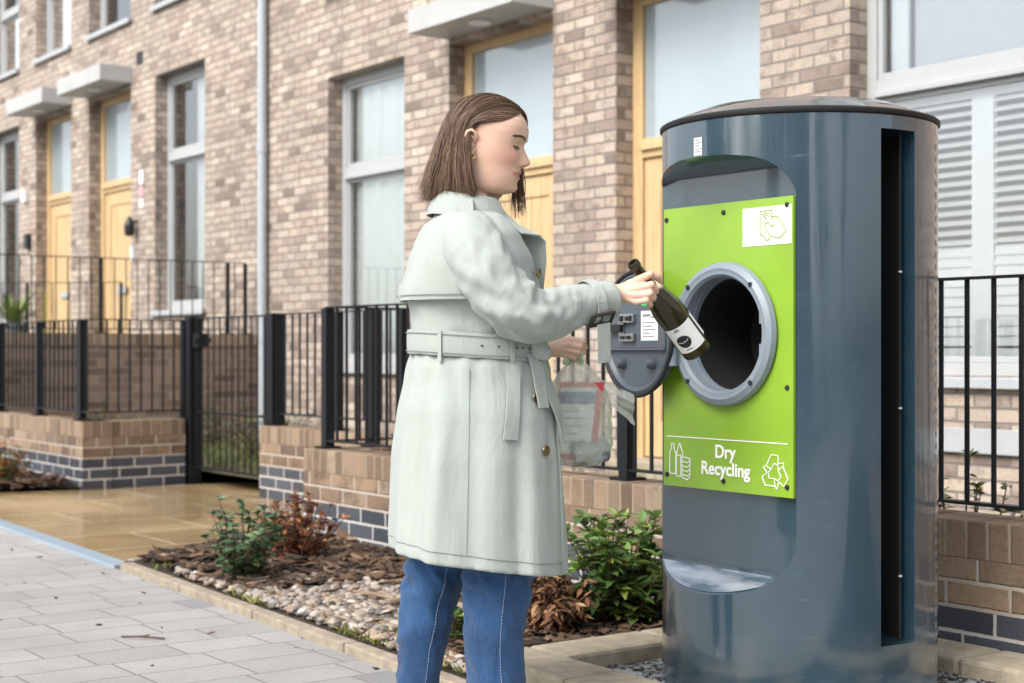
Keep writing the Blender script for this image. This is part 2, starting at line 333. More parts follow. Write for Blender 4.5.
def door(house, a, c, z0, z1, tz):
    f = MB(); y0, y1 = W, W+.08; t = .1
    f.box(a,a+t,y0,y1,z0,z1); f.box(c-t,c,y0,y1,z0,z1); f.box(a+t,c-t,y0,y1,z1-.07,z1); f.box(a+t,c-t,y0-.004,y1,tz-.08,tz+.05); f.box(a+t,c-t,y0-.03,y0-.005,tz-.03,tz+.02)
    d = obj('door', f, m_oak, house, bevel=.005)
    g = MB(); g.box(a+t,c-t,W+.03,W+.045,tz+.05,z1-.07); obj('fanlight', g, m_frost, d)
    lf = MB(); lx0, lx1 = a+t+.004, c-t-.004; lf.box(lx0,lx0+.16,W+.02,W+.065,z0+.01,tz-.084); lf.box(lx1-.16,lx1,W+.02,W+.065,z0+.01,tz-.084)
    lf.box(lx0+.16,lx1-.16,W+.02,W+.065,tz-.24,tz-.084); lf.box(lx0+.16,lx1-.16,W+.02,W+.065,z0+.01,z0+.25)
    nb = 7; wd = (lx1-lx0-.32)/nb
    for i in range(nb): lf.box(lx0+.16+i*wd+.003,lx0+.16+(i+1)*wd-.003,W+.032,W+.06,z0+.25,tz-.24)
    lf.box(lx0+.16,lx1-.16,W+.05,W+.062,z0+.25,tz-.24)
    obj('door_leaf', lf, m_oak, d, bevel=.004)
    h = MB(); h.tube([(c-t-.09,W+.02,z0+1.0),(c-t-.09,W-.05,z0+1.0),(c-t-.22,W-.05,z0+1.0)],.012); h.box(c-t-.12,c-t-.06,W+.008,W+.019,z0+.85,z0+1.12); obj('handle', h, m_grey, d)
    l = MB(); l.box(a+t+.4,c-t-.4,W+.005,W+.019,z0+.82,z0+.9); obj('letter_plate', l, m_grey, d, bevel=.004)
    th = MB(); th.box(a,c,V-.1,W-.002,z0-.12,z0-.003); obj('door_step', th, m_conc, house, bevel=.006)
def canopy(house, a, c, z):
    b = MB(); b.box(a,c,6.297,V-.001,z,z+.185); k = obj('canopy', b, m_canopy, house, bevel=.006)
    s = MB(); s.lathe([(.085,0),(.09,-.012),(.075,-.02)], ((a+c)/2+.02,6.49,z-.0005), (0,0,1), 24); obj('soffit_light', s, m_white, k)
def house(label, u0, u1, dz, ops_w, ops_d, ups, extra=()):
    h = thing('terraced_house', label, 'house', ((u0+u1)/2, V+2, 0), 'brick houses of the terrace')
    ops = [(a,c,.84+dz,3.40+dz) for a,c,*_ in ops_w] + [(a,c,.25+dz,3.385+dz) for a,c in ops_d] + [(a,c,4.16+dz,6.2+dz) for a,c in ups]
    obj('wall', facade(u0+.001, u1-.001, -.05, 7.2+dz, ops), m_brick, h)
    for a,c,trs,cur,gl in ops_w: window(h,a,c,.84+dz,3.40+dz,trs+dz,curtain=cur,gl=gl)
    for a,c in ops_d: door(h,a,c,.25+dz,3.385+dz,2.36+dz); canopy(h,(a+c)/2-.68,(a+c)/2+.68,3.42+dz)
    for a,c in ups: window(h,a,c,4.16+dz,6.2+dz,5.05+dz,curtain=(0,.45) if a>-17 else None)
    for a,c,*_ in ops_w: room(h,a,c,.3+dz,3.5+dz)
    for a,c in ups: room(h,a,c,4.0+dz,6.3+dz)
    r = MB(); r.box(u0+.002,u1-.002,V+2.5,V+6,-.05,7.2+dz); r.box(u0-.0,u1,V-.25,V+6.2,7.205+dz,7.4+dz); obj('roof', r, m_grey, h)
    return h
hA = house('brick house at the right end with white shutters in its tall window', -8.335, 2.0, 0, [(-5.915,-4.64,2.47,None,m_glassd)], [(-7.98,-6.625)], [(-5.9,-4.64)])
hB = house('brick house behind the woman with canopied oak door and net curtained window', -13.13, -8.335, 0, [(-11.967,-10.687,2.55,(.02,.98),None)], [(-10.027,-8.685)], [(-11.967,-10.687)])
hC = house('raised brick house left of the downpipe, door beneath the larger canopy', -18.10, -13.13, .57, [(-15.82,-14.537,2.52,(.45,1.0),None)], [(-17.80,-16.50)], [(-15.82,-14.54),(-17.80,-16.50)])
hD = house('farthest brick house at the left edge of the terrace', -26, -18.10, .57, [(-21.6,-20.36,2.52,None,None)], [(-19.69,-18.41)], [(-21.6,-20.36),(-19.69,-18.41)])
# other windows and doors of house A further right are outside the view
b = MB(); b.tube([(-13.13,V-.06,-.02),(-13.13,V-.06,7.3)], .045, 16)
for z in (1.1,2.9,4.7,6.3): b.tube([(-13.13,V-.06,z-.05),(-13.13,V-.06,z+.05)], .053, 16)
obj('downpipe', b, m_pipe, hB, smooth=40)
b = MB(); b.box(-6.6,2,V-.035,V-.001,.44,.57); obj('plinth_band', b, m_grey, hA, bevel=.004)
# shutters behind the right window
sh = None
def shutters(house, a, c, z0, z1):
    f = MB(); y = W+.085
    mid = [a+.06, a+.70, a+.76, c-.06]
    for x0,x1 in ((a+.02,a+.09),(a+.66,a+.80),(c-.09,c-.02)): f.box(x0,x1,y,y+.035,z0,z1)
    for x0,x1 in ((a+.09,a+.66),(a+.80,c-.09)): f.box(x0,x1,y,y+.035,z0,z0+.09); f.box(x0,x1,y,y+.035,z1-.07,z1)
    s = obj('shutter_frame', f, m_shut, house)
    for x0,x1 in ((a+.092,a+.658),(a+.802,c-.092)):
        l = MB(); z = z0+.13
        while z < z1-.08:
            op = .5 if z > z0+.62 else 1.3
            l.bar((x0,y+.018,z),(x1,y+.018,z),.058,.007,up=(0,math.cos(op),math.sin(op)) if False else (0,-math.sin(op),math.cos(op))); z += .054
        obj('louvres', l, m_shut, s)
shutters(hA,-5.915,-4.64,.9,2.42)
k = MB(); k.box(-5.84,-5.70,W+.1,W+.12,2.52,3.33); obj('curtain', k, m_curt, hA)
k = MB(); k.add([(-5.70,W+.16,2.5),(-4.66,W+.16,2.5),(-4.66,W+.16,3.38),(-5.70,W+.16,3.38)],[(0,1,2,3)]); obj('roller_blind', k, M('pale roller blind',(.6,.62,.66),.9,.03), hA)
# small fittings on the far houses
b = MB(); b.box(-16.33,-16.15,V-.004,V+.01,4.16,4.31); b.box(-16.33,-16.15,V-.008,V-.004,4.2,4.21); b.box(-16.33,-16.15,V-.008,V-.004,4.25,4.26); obj('air_vent', b, m_black, hC)
b = MB(); b.box(-16.24,-16.13,V-.012,V-.001,2.82,2.98,0); b.box(-16.24,-16.13,V-.012,V-.001,2.68,2.8,1); b.box(-16.24,-16.13,V-.012,V-.001,2.56,2.66,0); obj('door_number_plate', b, [m_white, M('pink plate',(.7,.35,.38))], hC, bevel=.003)
b = MB(); b.lathe([(.03,0),(.055,.02),(.06,.12),(.03,.2),(.01,.22)], (-16.32,V-.09,2.25)); b.bar((-16.32,V-.09,2.4),(-16.32,V-.005,2.42),.03,.03); obj('wall_lamp', b, m_black, hC)
b = MB(); b.box(-16.4,-16.36,V-.05,V-.003,1.98,2.15); obj('door_bell', b, m_white, hC, bevel=.004)
b = MB(); b.box(-20.11,-19.97,V-.06,V-.003,2.92,3.07); obj('meter_box', b, m_white, hD, bevel=.006)
b = MB(); b.box(-20.0,-19.86,V-.06,V-.003,2.3,2.5); obj('wall_lamp', b, m_black, hD, bevel=.006)
# ================================================================ GARDEN WALLS
def wall_run(b, p, q, t, z0, z1):
    p = Vector((*p,0)); q = Vector((*q,0)); d = (q-p).normalized(); nrm = Vector((-d.y,d.x,0))*t
    vs = [p,q,q+nrm,p+nrm]; b.add([(v.x,v.y,z) for z in (z0,z1) for v in vs],[(0,3,2,1),(4,5,6,7),(0,1,5,4),(1,2,6,5),(2,3,7,6),(3,0,4,7)])
def garden_wall(label, runs, org, blue=.2175):
    w = thing('garden_wall', label, 'brick wall', org, 'low brick garden walls')
    a, c, d = MB(), MB(), MB()
    for p,q,t in runs:
        wall_run(d,p,q,t,-.03,blue); wall_run(a,p,q,t,blue,.3675); wall_run(c,p,q,t,.3675,.48)
    obj('brickwork', a, m_wbrick, w); obj('coping', c, m_coping, w, bevel=.004); obj('blue_brick_base', d, m_blue, w)
    return w
garden_wall('low brick wall behind the shrubs and recycling bin, blue brick base', [((-6.92,3.72),(1.5,3.72),.215)], (-3,3.72,0))
garden_wall('short brick wall set back between the gate and the corner railing', [((-9.17,4.6),(-6.705,4.6),.215)], (-8,4.6,0))
garden_wall('short return of brick wall joining the setback to the front run', [((-6.92,4.598),(-6.92,3.937),-.0)] if False else [((-6.705,3.936),(-6.705,4.599),.215)], (-6.8,4.2,0))
garden_wall('brick wall left of the gate, turning along the left bed', [((-10.36,3.84),(-10.40,4.62),.215),((-17,3.84),(-10.362,3.84),.215)], (-12,3.84,0))
rw = thing('retaining_wall', 'dark brick retaining wall of the raised terrace, behind the left railings', 'brick wall', (-13.3,5,0))
b = MB(); b.box(-13.5,-13.28,3.9,V-.002,-.03,1.02); obj('brickwork', b, m_dbrick, rw)
b = MB(); b.box(-13.51,-13.27,3.89,V-.003,1.021,1.13); obj('coping', b, blocks('retaining coping', WPAL, (.3,.26,.2), .075, 60., .011, shift=0, stain=.2), rw)
b = MB(); b.box(-26,-13.5,3.9,V-.003,-.03,.95); o = obj('raised_terrace', b, m_lawn); o['kind'] = 'structure'
# ================================================================ RAILINGS
bal_me = {}
def railing(label, p, q, top, bot, posts=(0,1), pitch=.095, r=.008, group='black iron railings of the front gardens', floor=.48, pw=.05):
    p = Vector((*p,0)); q = Vector((*q,0)); L_ = (q-p).length; d = (q-p)/L_
    t = thing('railing', label, 'railing', (p.x,p.y,floor), group)
    b = MB(); b.bar(p+Vector((0,0,top-.004)), q+Vector((0,0,top-.004)), .04, .008); obj('top_rail', b, m_dark, t)
    b = MB(); b.bar(p+Vector((0,0,bot)), q+Vector((0,0,bot)), .04, .010); obj('bottom_rail', b, m_dark, t)
    for s in posts:
        c = p+d*(L_*s); z = MB(); z.bar((c.x,c.y,floor),(c.x,c.y,top-.0085),pw,pw,up=(d.x,d.y,0)); z.box(c.x-.05,c.x+.05,c.y-.05,c.y+.05,floor,floor+.012); obj('post', z, m_dark, t)
    key = (round(top-bot,3), r)
    if key not in bal_me:
        m = MB(); m.tube([(0,0,0),(0,0,top-bot-.012)], r, 8); me = m.mesh('baluster'); me.materials.append(m_dark); bal_me[key] = me
        for f in me.polygons: f.use_smooth = True
        me.set_sharp_from_angle(angle=R(50))
    n = max(2, int(L_/pitch))
    for i in range(1, n):
        c = p+d*(L_*i/n)
        if any(abs(s*L_-L_*i/n) < .035 for s in posts): continue
        inst('baluster', bal_me[key], (c.x,c.y,bot+.005), t)
    return t
railing('long black railing on the wall behind the woman and the bin', (-6.85,3.82), (-1.2,3.82), 1.2, .52, posts=(0,.416,.83))
railing('short black railing returning back from the corner of the front wall', (-6.81,3.87), (-6.81,4.66), 1.2, .52, posts=(.25,.6,1), pitch=.1)
railing('black railing on the setback wall right of the gate', (-9.1,4.7), (-6.87,4.7), 1.22, .56, posts=(0,.36,.7,), pitch=.1)
railing('black railing left of the gate with widely spaced bars', (-10.46,3.97), (-10.5,4.66), 1.2, .54, posts=(1,), pitch=.086)
railing('black railing along the far left front wall', (-10.46,3.945), (-17,3.945), 1.2, .54, posts=(0.03,.168,.31,.5,.7,.9), pitch=.095)
railing('thin black railing on top of the dark retaining wall', (-13.36,3.95), (-13.36,6.55), 1.815, 1.17, posts=(0,.45,.93,1), pitch=.105, r=.006, floor=1.13, pw=.03)
railing('low thin railing further back on the raised terrace', (-18.2,5.0), (-16.6,6.6), 1.75, 1.1, posts=(0,.5,1), pitch=.2, r=.006, floor=.95, pw=.03)
gt = thing('garden_gate', 'narrow black barred gate standing shut across the sandstone path', 'gate', (-9.8,4.7,0))
b = MB(); gx0, gx1 = -10.38, -9.2
b.bar((gx0,4.7,1.21),(gx1,4.7,1.21),.035,.012); b.bar((gx0,4.7,.13),(gx1,4.7,.13),.035,.012); b.bar((gx0+.02,4.7,.12),(gx0+.02,4.7,1.215),.03,.03,up=(1,0,0)); b.bar((gx1-.02,4.7,.12),(gx1-.02,4.7,1.215),.03,.03,up=(1,0,0)); b.bar((gx0,4.7,.53),(gx1,4.7,.53),.03,.012)
obj('gate_frame', b, m_dark, gt)
m = MB(); m.tube([(0,0,0),(0,0,1.07)], .0065, 8); gme = m.mesh('gate_bar'); gme.materials.append(m_dark)
for i in range(1,12): inst('gate_bar', gme, (gx0+(gx1-gx0)*i/12,4.7,.135), gt)
b = MB(); b.box(gx0+.03,gx0+.13,4.66,4.74,1.0,1.1); b.lathe([(.02,-.06),(.02,.06)],(gx0+.1,4.7,1.05),(0,1,0),16); obj('latch', b, m_dark, gt)
for z in (.35,1.05):
    b = MB(); b.box(gx1-.02,gx1+.06,4.665,4.735,z-.03,z+.03); b.lathe([(.012,-.05),(.012,.05)],(gx1+.02,4.66,z),(0,0,1),12); obj('hinge', b, m_dark, gt)
for x,lab in ((-10.44,'stout black gate post at the left jamb of the gate'),(-9.14,'stout black gate post at the right jamb, beside the setback wall')):
    b = MB(); b.bar((x,4.7,0),(x,4.7,1.225),.1,.1,up=(1,0,0)); o = obj('gate_post', b, m_dark, bevel=.004); tag(o, lab, 'gate post', 'gate posts')
# ================================================================ RECYCLING BIN
m_bin, nt, pb = newmat('slate blue bin paint'); L = nt.links
pb.inputs['Roughness'].default_value = .3; pb.inputs['Coat Weight'].default_value = 1; pb.inputs['Coat IOR'].default_value = 1.75; pb.inputs['Coat Roughness'].default_value = .07
tc = nd(nt,'TexCoord'); mp = nd(nt,'Mapping',i_Scale=(7,7,.55)); L.new(tc.outputs['Object'],mp.inputs[0])
nw = nd(nt,'TexNoise',i_Scale=1.0,i_Detail=1.0); L.new(mp.outputs[0],nw.inputs['Vector']); bw = nd(nt,'Bump',i_Strength=.35,i_Distance=.03); L.new(nw.outputs['Fac'],bw.inputs['Height']); L.new(bw.outputs[0],pb.inputs['Coat Normal'])
ns = nd(nt,'TexNoise',i_Scale=6.0,i_Detail=8.0,i_Roughness=.7); L.new(tc.outputs['Object'],ns.inputs['Vector']); mp2 = nd(nt,'Mapping',i_Scale=(3,3,26)); mp2.inputs['Rotation'].default_value=(.5,.3,0); L.new(tc.outputs['Object'],mp2.inputs[0])
sc_ = nd(nt,'TexNoise',i_Scale=2.2,i_Detail=3.0); L.new(mp2.outputs[0],sc_.inputs['Vector']); s2 = mth(nt,'MULTIPLY',ramp(nt,sc_.outputs['Fac'],[(.64,(0,0,0)),(.72,(1,1,1))]),ramp(nt,ns.outputs['Fac'],[(.5,(0,0,0)),(.62,(1,1,1))]))
b0 = ramp(nt,ns.outputs['Fac'],[(.35,(.017,.044,.064)),(.62,(.021,.051,.074)),(.74,(.036,.069,.092))]); mxb = nd(nt,'Mix',data_type='RGBA'); L.new(mth(nt,'MULTIPLY',s2,.35),mxb.inputs[0]); L.new(b0,mxb.inputs[6]); mxb.inputs[7].default_value=(.16,.2,.22,1); 
spz = nd(nt,'SeparateXYZ'); L.new(tc.outputs['Object'],spz.inputs[0]); nz_ = nd(nt,'TexNoise',i_Scale=11.0,i_Detail=6.0); L.new(tc.outputs['Object'],nz_.inputs['Vector'])
dz = nd(nt,'MapRange',i_1=.02,i_2=.22,i_3=.4,i_4=.0); L.new(spz.outputs[2],dz.inputs[0]); dm = mth(nt,'MULTIPLY',dz.outputs[0],ramp(nt,nz_.outputs['Fac'],[(.42,(0,0,0)),(.66,(1,1,1))]))
mxd = nd(nt,'Mix',data_type='RGBA'); L.new(dm,mxd.inputs[0]); L.new(mxb.outputs[2],mxd.inputs[6]); mxd.inputs[7].default_value=(.15,.14,.125,1); L.new(mxd.outputs[2],pb.inputs['Base Color'])
mr = nd(nt,'MapRange',i_1=.4,i_2=.75,i_3=.05,i_4=.2); L.new(ns.outputs['Fac'],mr.inputs[0]); L.new(mr.outputs[0],pb.inputs['Coat Roughness'])
m_lime = M('lime green panel', (.22,.385,.027), .4, .1, 4, coat=.5, rvar=.12)
m_ring = M('grey moulded plastic', (.21,.25,.29), .4, .06, 8)
m_door = M('dark slate moulded plastic', (.085,.105,.125), .4, .08, 8)
m_rub = M('black rubber', (.012,.012,.013), .6, .1)
m_wht = M('white print', (.85,.85,.83), .5, .02)
m_olive = M('olive print', (.3,.38,.08), .5, .02)
m_chrome = M('dull steel', (.5,.5,.5), .35, .05, metal=1)
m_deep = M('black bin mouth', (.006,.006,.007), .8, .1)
UC, VC, RB = -2.936, 3.104, .371
PV = 2.834                                              # plane of the front panel
bn = thing('recycling_bin', 'tall round slate blue recycling bin with a lime front panel', 'recycling bin', (UC,VC,.075))
def work(mb):
    o = bpy.data.objects.new('work', mb.mesh('work')); col.objects.link(o); return o
body = MB(); body.lathe([(RB,.075),(RB,1.575)], (UC,VC,0), (0,0,1), 160)
bo = work(body)
# recess in front: rounded outline, sloping sill
def rrect(x0,x1,z0,z1,r,n=10):
    pts = []
    for cx,cz,a0 in ((x1-r,z1-r,0),(x0+r,z1-r,90),(x0+r,z0+r,180),(x1-r,z0+r,270)):
        pts += [(cx+r*math.cos(R(a0+90*i/n)), cz+r*math.sin(R(a0+90*i/n))) for i in range(n+1)]
    return pts
cut = MB(); out_ = rrect(UC-.3,UC+.254,.352,1.482,.1); inn = rrect(UC-.3,UC+.252,.404,1.45,.085)
cut.rings([[(a,PV-.3,c-(.0 if c>.9 else .14)) for a,c in out_],[(a,PV-.095,c) for a,c in out_],[(a,PV-.012,c) for a,c in inn],[(a,PV+.012,c) for a,c in inn]])
c1 = work(cut)
hole = MB(); hole.lathe([(.152,-.05),(.152,.24)], (-2.926,PV,1.022), (0,1,0), 64); c2 = work(hole)
ts = R(86.5); dv = Vector((math.sin(ts),-math.cos(ts),0)); tv = Vector((math.cos(ts),math.sin(ts),0)); C0 = Vector((UC,VC,0))
slot = MB(); q = [C0+dv*r_+tv*w_ for r_,w_ in ((.19,-.0605),(.5,-.0605),(.5,.0605),(.19,.0605))]
# the slot is turned with its right cheek towards the street
slot.add([(p.x,p.y,z) for z in (.232,1.54) for p in q], [(0,3,2,1),(4,5,6,7),(0,1,5,4),(1,2,6,5),(2,3,7,6),(3,0,4,7)])
c3 = work(slot)
for c in (c1,c2,c3):
    md = bo.modifiers.new('b','BOOLEAN'); md.operation = 'DIFFERENCE'; md.object = c; md.solver = 'EXACT'
me = baked(bo)
for c in (c1,c2,c3): bpy.data.objects.remove(c, do_unlink=True)
me.materials.clear(); me.transform(Matrix.Translation((-UC,-VC,-.075)))
o = obj('body', me, m_bin, bn, smooth=28, bevel=.0035)
lid = MB(); lid.lathe([(RB+.001,1.5755),(RB+.006,1.580),(RB+.006,1.589),(RB+.001,1.593)], (UC,VC,0), n=128); obj('rim', lid, m_rub, bn, smooth=50)
lid = MB(); lid.lathe([(RB+.001,1.593),(RB-.03,1.606),(RB-.1,1.632),(RB-.2,1.649),(.06,1.658),(.005,1.659)], (UC,VC,0), n=128, cap0=False); obj('top_lid', lid, m_bin, bn, smooth=60)
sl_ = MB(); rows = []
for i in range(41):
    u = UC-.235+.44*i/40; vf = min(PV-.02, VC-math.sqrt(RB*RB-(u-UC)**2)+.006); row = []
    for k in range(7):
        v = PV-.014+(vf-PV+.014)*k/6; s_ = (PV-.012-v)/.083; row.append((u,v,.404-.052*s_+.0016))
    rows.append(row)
sl_.rings(rows, closed=False, cap0=False, cap1=False); m_sill, nt, pb = newmat('worn wet sill with painted sheen'); L = nt.links; pb.inputs['Metallic'].default_value = .55
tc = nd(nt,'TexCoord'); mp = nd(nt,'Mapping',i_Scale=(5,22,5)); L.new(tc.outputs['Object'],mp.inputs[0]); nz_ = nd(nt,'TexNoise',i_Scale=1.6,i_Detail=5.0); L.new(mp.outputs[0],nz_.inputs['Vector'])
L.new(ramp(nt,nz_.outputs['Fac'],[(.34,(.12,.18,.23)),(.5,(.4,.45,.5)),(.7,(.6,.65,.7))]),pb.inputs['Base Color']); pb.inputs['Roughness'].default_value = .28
obj('ledge_sheen', sl_, m_sill, bn, smooth=180)  # thin added plate; its pale metallic colour imitates sky sheen on the worn slope
# green panel with a round hole
HX, HZ = -2.926, 1.022
pn = MB(); N = 96; inner = []; outer = []
px0, px1, pz0, pz1 = UC-.236, UC+.249, .608, 1.3675
for i in range(N):
    a = 2*PI*i/N + PI/N; ca, sa = math.cos(a), math.sin(a); inner.append((HX+.155*ca, HZ+.155*sa))
    k = min([( (px1-HX)/ca if ca>1e-6 else ((px0-HX)/ca if ca<-1e-6 else 1e9)), ((pz1-HZ)/sa if sa>1e-6 else ((pz0-HZ)/sa if sa<-1e-6 else 1e9))]); outer.append([HX+k*ca, HZ+k*sa])
for (x,z) in ((px0,pz0),(px1,pz0),(px0,pz1),(px1,pz1)):
    j = min(range(N), key=lambda i:(outer[i][0]-x)**2+(outer[i][1]-z)**2); outer[j] = [x,z]
PF = PV-.010
pn.rings([[(x,PV-.001,z) for x,z in inner],[(x,PF,z) for x,z in inner],[(x,PF,z) for x,z in outer],[(x,PV-.001,z) for x,z in outer]], cap0=False, cap1=False)
panel = obj('front_panel', pn, m_lime, bn)
sc = MB()
for x,z in ((px0+.012,pz1-.03),(UC,pz1-.025),(px1-.02,pz1-.022),(px1-.02,.885),(px0+.014,pz0+.03),(UC,pz0+.026),(px1-.02,pz0+.026)): sc.lathe([(.007,0),(.006,.004),(.001,.005)], (x,PF,z), (0,-1,0), 12)
obj('screws', sc, m_rub, panel)
def text(body, size, mat, name, parent, x, z, y, rot=0, off=0.0, align='CENTER', ext=.0006, space=1.0):
    cu = bpy.data.curves.new('t','FONT'); cu.body = body; cu.size = size; cu.align_x = align; cu.extrude = ext; cu.offset = off; cu.space_line = space; cu.resolution_u = 4
    t = bpy.data.objects.new('t', cu); col.objects.link(t); me = baked(t)
    me.transform(Matrix.Translation(Vector((x,y,z))-ORG[parent.name]) @ Matrix.Rotation(R(90),4,'X') @ Matrix.Rotation(rot,4,'Z')); me.materials.clear()
    return obj(name, me, mat, parent)
text('Dry\nRecycling', .049, m_wht, 'lettering', panel, UC+.006, .695, PF-.0012, off=.001, space=.93)
b = MB(); b.box(px0+.012,px1-.02,PF-.0015,PF-.0002,.742,.7445)
L2 = lambda b, pts, w=.0026, y=PF-.0012: [b.bar((p[0],y,p[1]),(q[0],y,q[1]),w,.0015,up=(0,1,0)) for p,q in zip(pts,pts[1:])]
obj('print_line', b, m_wht, panel)
# packaging icon: bottles, cans and card in outline
b = MB(); ix, iz = UC-.185, .642
L2(b,[(ix-.025,iz),(ix-.025,iz+.055),(ix-.018,iz+.068),(ix-.018,iz+.082),(ix-.008,iz+.082),(ix-.008,iz+.068),(ix-.001,iz+.055),(ix-.001,iz),(ix-.025,iz)])
L2(b,[(ix+.004,iz+.05),(ix+.004,iz+.06),(ix+.014,iz+.085),(ix+.024,iz+.065),(ix+.027,iz+.055),(ix+.027,iz+.045)])
L2(b,[(ix+.002,iz-.006),(ix+.002,iz+.048),(ix+.019,iz+.052),(ix+.019,iz-.006),(ix+.002,iz-.006)])
for k in range(4): L2(b,[(ix+.024,iz+.0+k*.012),(ix+.045,iz-.004+k*.012),(ix+.056,iz+.004+k*.012)])
L2(b,[(ix+.024,iz-.008),(ix+.045,iz-.014),(ix+.056,iz-.004),(ix+.056,iz+.044),(ix+.024,iz+.048),(ix+.024,iz-.008)])
obj('packaging_icon', b, m_wht, panel)
# three chasing arrows
b = MB(); cx, cz, r0 = UC+.186, .668, .037
for k in range(3):
    a = R(90+120*k); rot = lambda x,z,a=a:(cx+x*math.cos(a)-z*math.sin(a), cz+x*math.sin(a)+z*math.cos(a))
    L2(b,[rot(*p) for p in ((.044,-.012),(.046,.012),(.016,.030),(.008,.012),(.024,.003),(.020,-.012),(.044,-.012))],.002)
    L2(b,[rot(*p) for p in ((.008,.012),(-.002,.026),(.014,.040),(.016,.030))],.002)
obj('recycling_arrows', b, m_wht, panel)
# contactless card sticker
sx0, sx1, sz0, sz1 = UC+.072, UC+.244, 1.248, 1.346
b = MB(); b.box(sx0,sx1,PF-.0014,PF-.0002,sz0,sz1); st = obj('card_sticker', b, m_wht, panel)
b = MB(); y = PF-.0022; ph = [(.050,.028),(.050,.088),(.086,.088),(.086,.062)]; S = lambda pts:[(sx0+.006+x*1.15,sz0+z) for x,z in pts]
L2(b,S(ph),.003,y); L2(b,S([(.050,.028),(.062,.024),(.066,.014),(.075,.012),(.080,.02)]),.003,y)
L2(b,S([(.092,.052),(.086,.046),(.074,.058),(.066,.055),(.064,.046),(.074,.032),(.082,.022),(.11,.016),(.130,.034),(.104,.07),(.086,.072)]),.003,y)
for rr_ in (.006,.012,.018): L2(b,S([(.068+rr_*math.cos(R(t)),.064+rr_*math.sin(R(t))) for t in range(45,136,15)]),.0025,y)
obj('phone_icon', b, m_olive, st)
b = MB(); b.lathe([(.185,0),(.19,.008),(.186,.022),(.172,.030),(.165,.027),(.157,.027),(.150,.018),(.148,-.03)], (HX,PF-.0005,HZ), (0,-1,0), 96, cap0=False, cap1=False)
ring = obj('inlet_ring', b, m_ring, bn, smooth=35)
# inner plate with a straight side and a key notch
b = MB(); Nn = 240; ii = []; oo = []
for i in range(Nn):
    a = 2*PI*i/Nn; ca, sa = math.cos(a), math.sin(a); r_ = .146
    if ca > .2:
        r_ = min(r_, .108/ca)
        if abs(.130*sa/ca) < .031: r_ = .130/ca
    ii.append((HX+r_*ca,HZ+r_*sa)); oo.append((HX+.1485*ca,HZ+.1485*sa))
b.rings([[(x,PF+.02,z) for x,z in oo],[(x,PF+.012,z) for x,z in oo],[(x,PF+.012,z) for x,z in ii],[(x,PF+.02,z) for x,z in ii]], cap0=False, cap1=False); obj('inlet_plate', b, m_ring, ring)
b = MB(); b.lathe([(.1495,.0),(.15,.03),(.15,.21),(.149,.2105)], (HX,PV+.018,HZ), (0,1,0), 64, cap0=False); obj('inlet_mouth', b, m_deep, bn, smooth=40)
b = MB()
for a in (47,133,227,313): b.lathe([(.007,0),(.006,.003),(.001,.0035)], (HX+.172*math.cos(R(a)),PF-.0295,HZ+.172*math.sin(R(a))), (0,-1,0), 12)
obj('ring_screws', b, m_rub, ring)
# open door of the inlet, swung right back to the left of the ring
DA = R(173); DC = Vector((-3.067,PF-.055,HZ-.0)); dd = Vector((math.cos(DA),math.sin(DA),0)); dn = Vector((math.sin(DA),-math.cos(DA),0))*-1
dn = Vector((-math.sin(DA),math.cos(DA),0)); dn = dn if dn.y < 0 else -dn      # inner face looks to the street
DCc = DC + dd*.176 + Vector((0,0,.004))
lid_ = MB(); lid_.lathe([(.120,-.03),(.162,-.024),(.172,-.010),(.172,.004),(.160,.010),(.152,.006),(.148,.0),(.002,.0)], DCc, dn, 80)
dr = obj('inlet_door', lid_, m_door, bn, smooth=35)
D = lambda a,z,h: DCc - dd*a + dn*h + Vector((0,0,z))          # a to the right seen from the street
def dbox(b,a0,a1,z0,z1,h0,h1,m=0):
    b.add([D(a,z,h) for h in (h0,h1) for a,z in ((a0,z0),(a1,z0),(a1,z1),(a0,z1))],[(0,3,2,1),(4,5,6,7),(0,1,5,4),(1,2,6,5),(2,3,7,6),(3,0,4,7)],m)
b = MB(); b.tube([DCc+dn*.006+dd*(.173*math.cos(t))+Vector((0,0,.173*math.sin(t))) for t in [2*PI*i/72 for i in range(73)]],.0065,8); obj('door_seal', b, m_rub, dr, smooth=60)
b = MB(); dbox(b,-.14,.14,-.047,-.041,.0005,.012); dbox(b,-.13,.136,-.041,.13 if False else .075,.0005,.004); obj('door_web', b, m_door, dr, bevel=.002)
b = MB(); dbox(b,-.075,-.005,.03,.055,.005,.016); dbox(b,-.075,-.005,-.022,.0,.005,.016); dbox(b,-.085,-.06,-.005,.035,.0045,.012); obj('lock_plate', b, m_chrome, dr, bevel=.002)
b = MB(); dbox(b,-.13,-.06,.004,.026,.008,.024); dbox(b,-.068,-.055,.034,.05,.0165,.02); dbox(b,-.04,-.028,.036,.048,.0165,.02); dbox(b,-.02,-.012,.034,.05,.0165,.02); dbox(b,-.065,-.045,-.016,-.006,.0165,.02); dbox(b,-.035,-.015,-.016,-.006,.0165,.02); obj('lock_bolt', b, m_rub, dr, bevel=.002)
for a in (-.075,.072):
    b = MB(); b.lathe([(.017,0),(.016,.012),(.010,.022),(.003,.023)], D(a,-.083,.0005), dn, 16); obj('door_bumper', b, m_door, dr, smooth=50)
b = MB(); dbox(b,.022,.104,-.02,.062,.0045,.0056); dl = obj('door_label', b, m_wht, dr)
b = MB(); dbox(b,.032,.068,.046,.053,.0057,.0063); dbox(b,.07,.094,.042,.0455,.0057,.0063)
for k,w in enumerate((.06,.045,.062,.03,.055)): dbox(b,.032,.036+.06*w/.062*.95,.028-k*.0095,.0305-k*.0095,.0057,.0063)
obj('label_print', b, M('grey print',(.25,.26,.28),.6), dl)
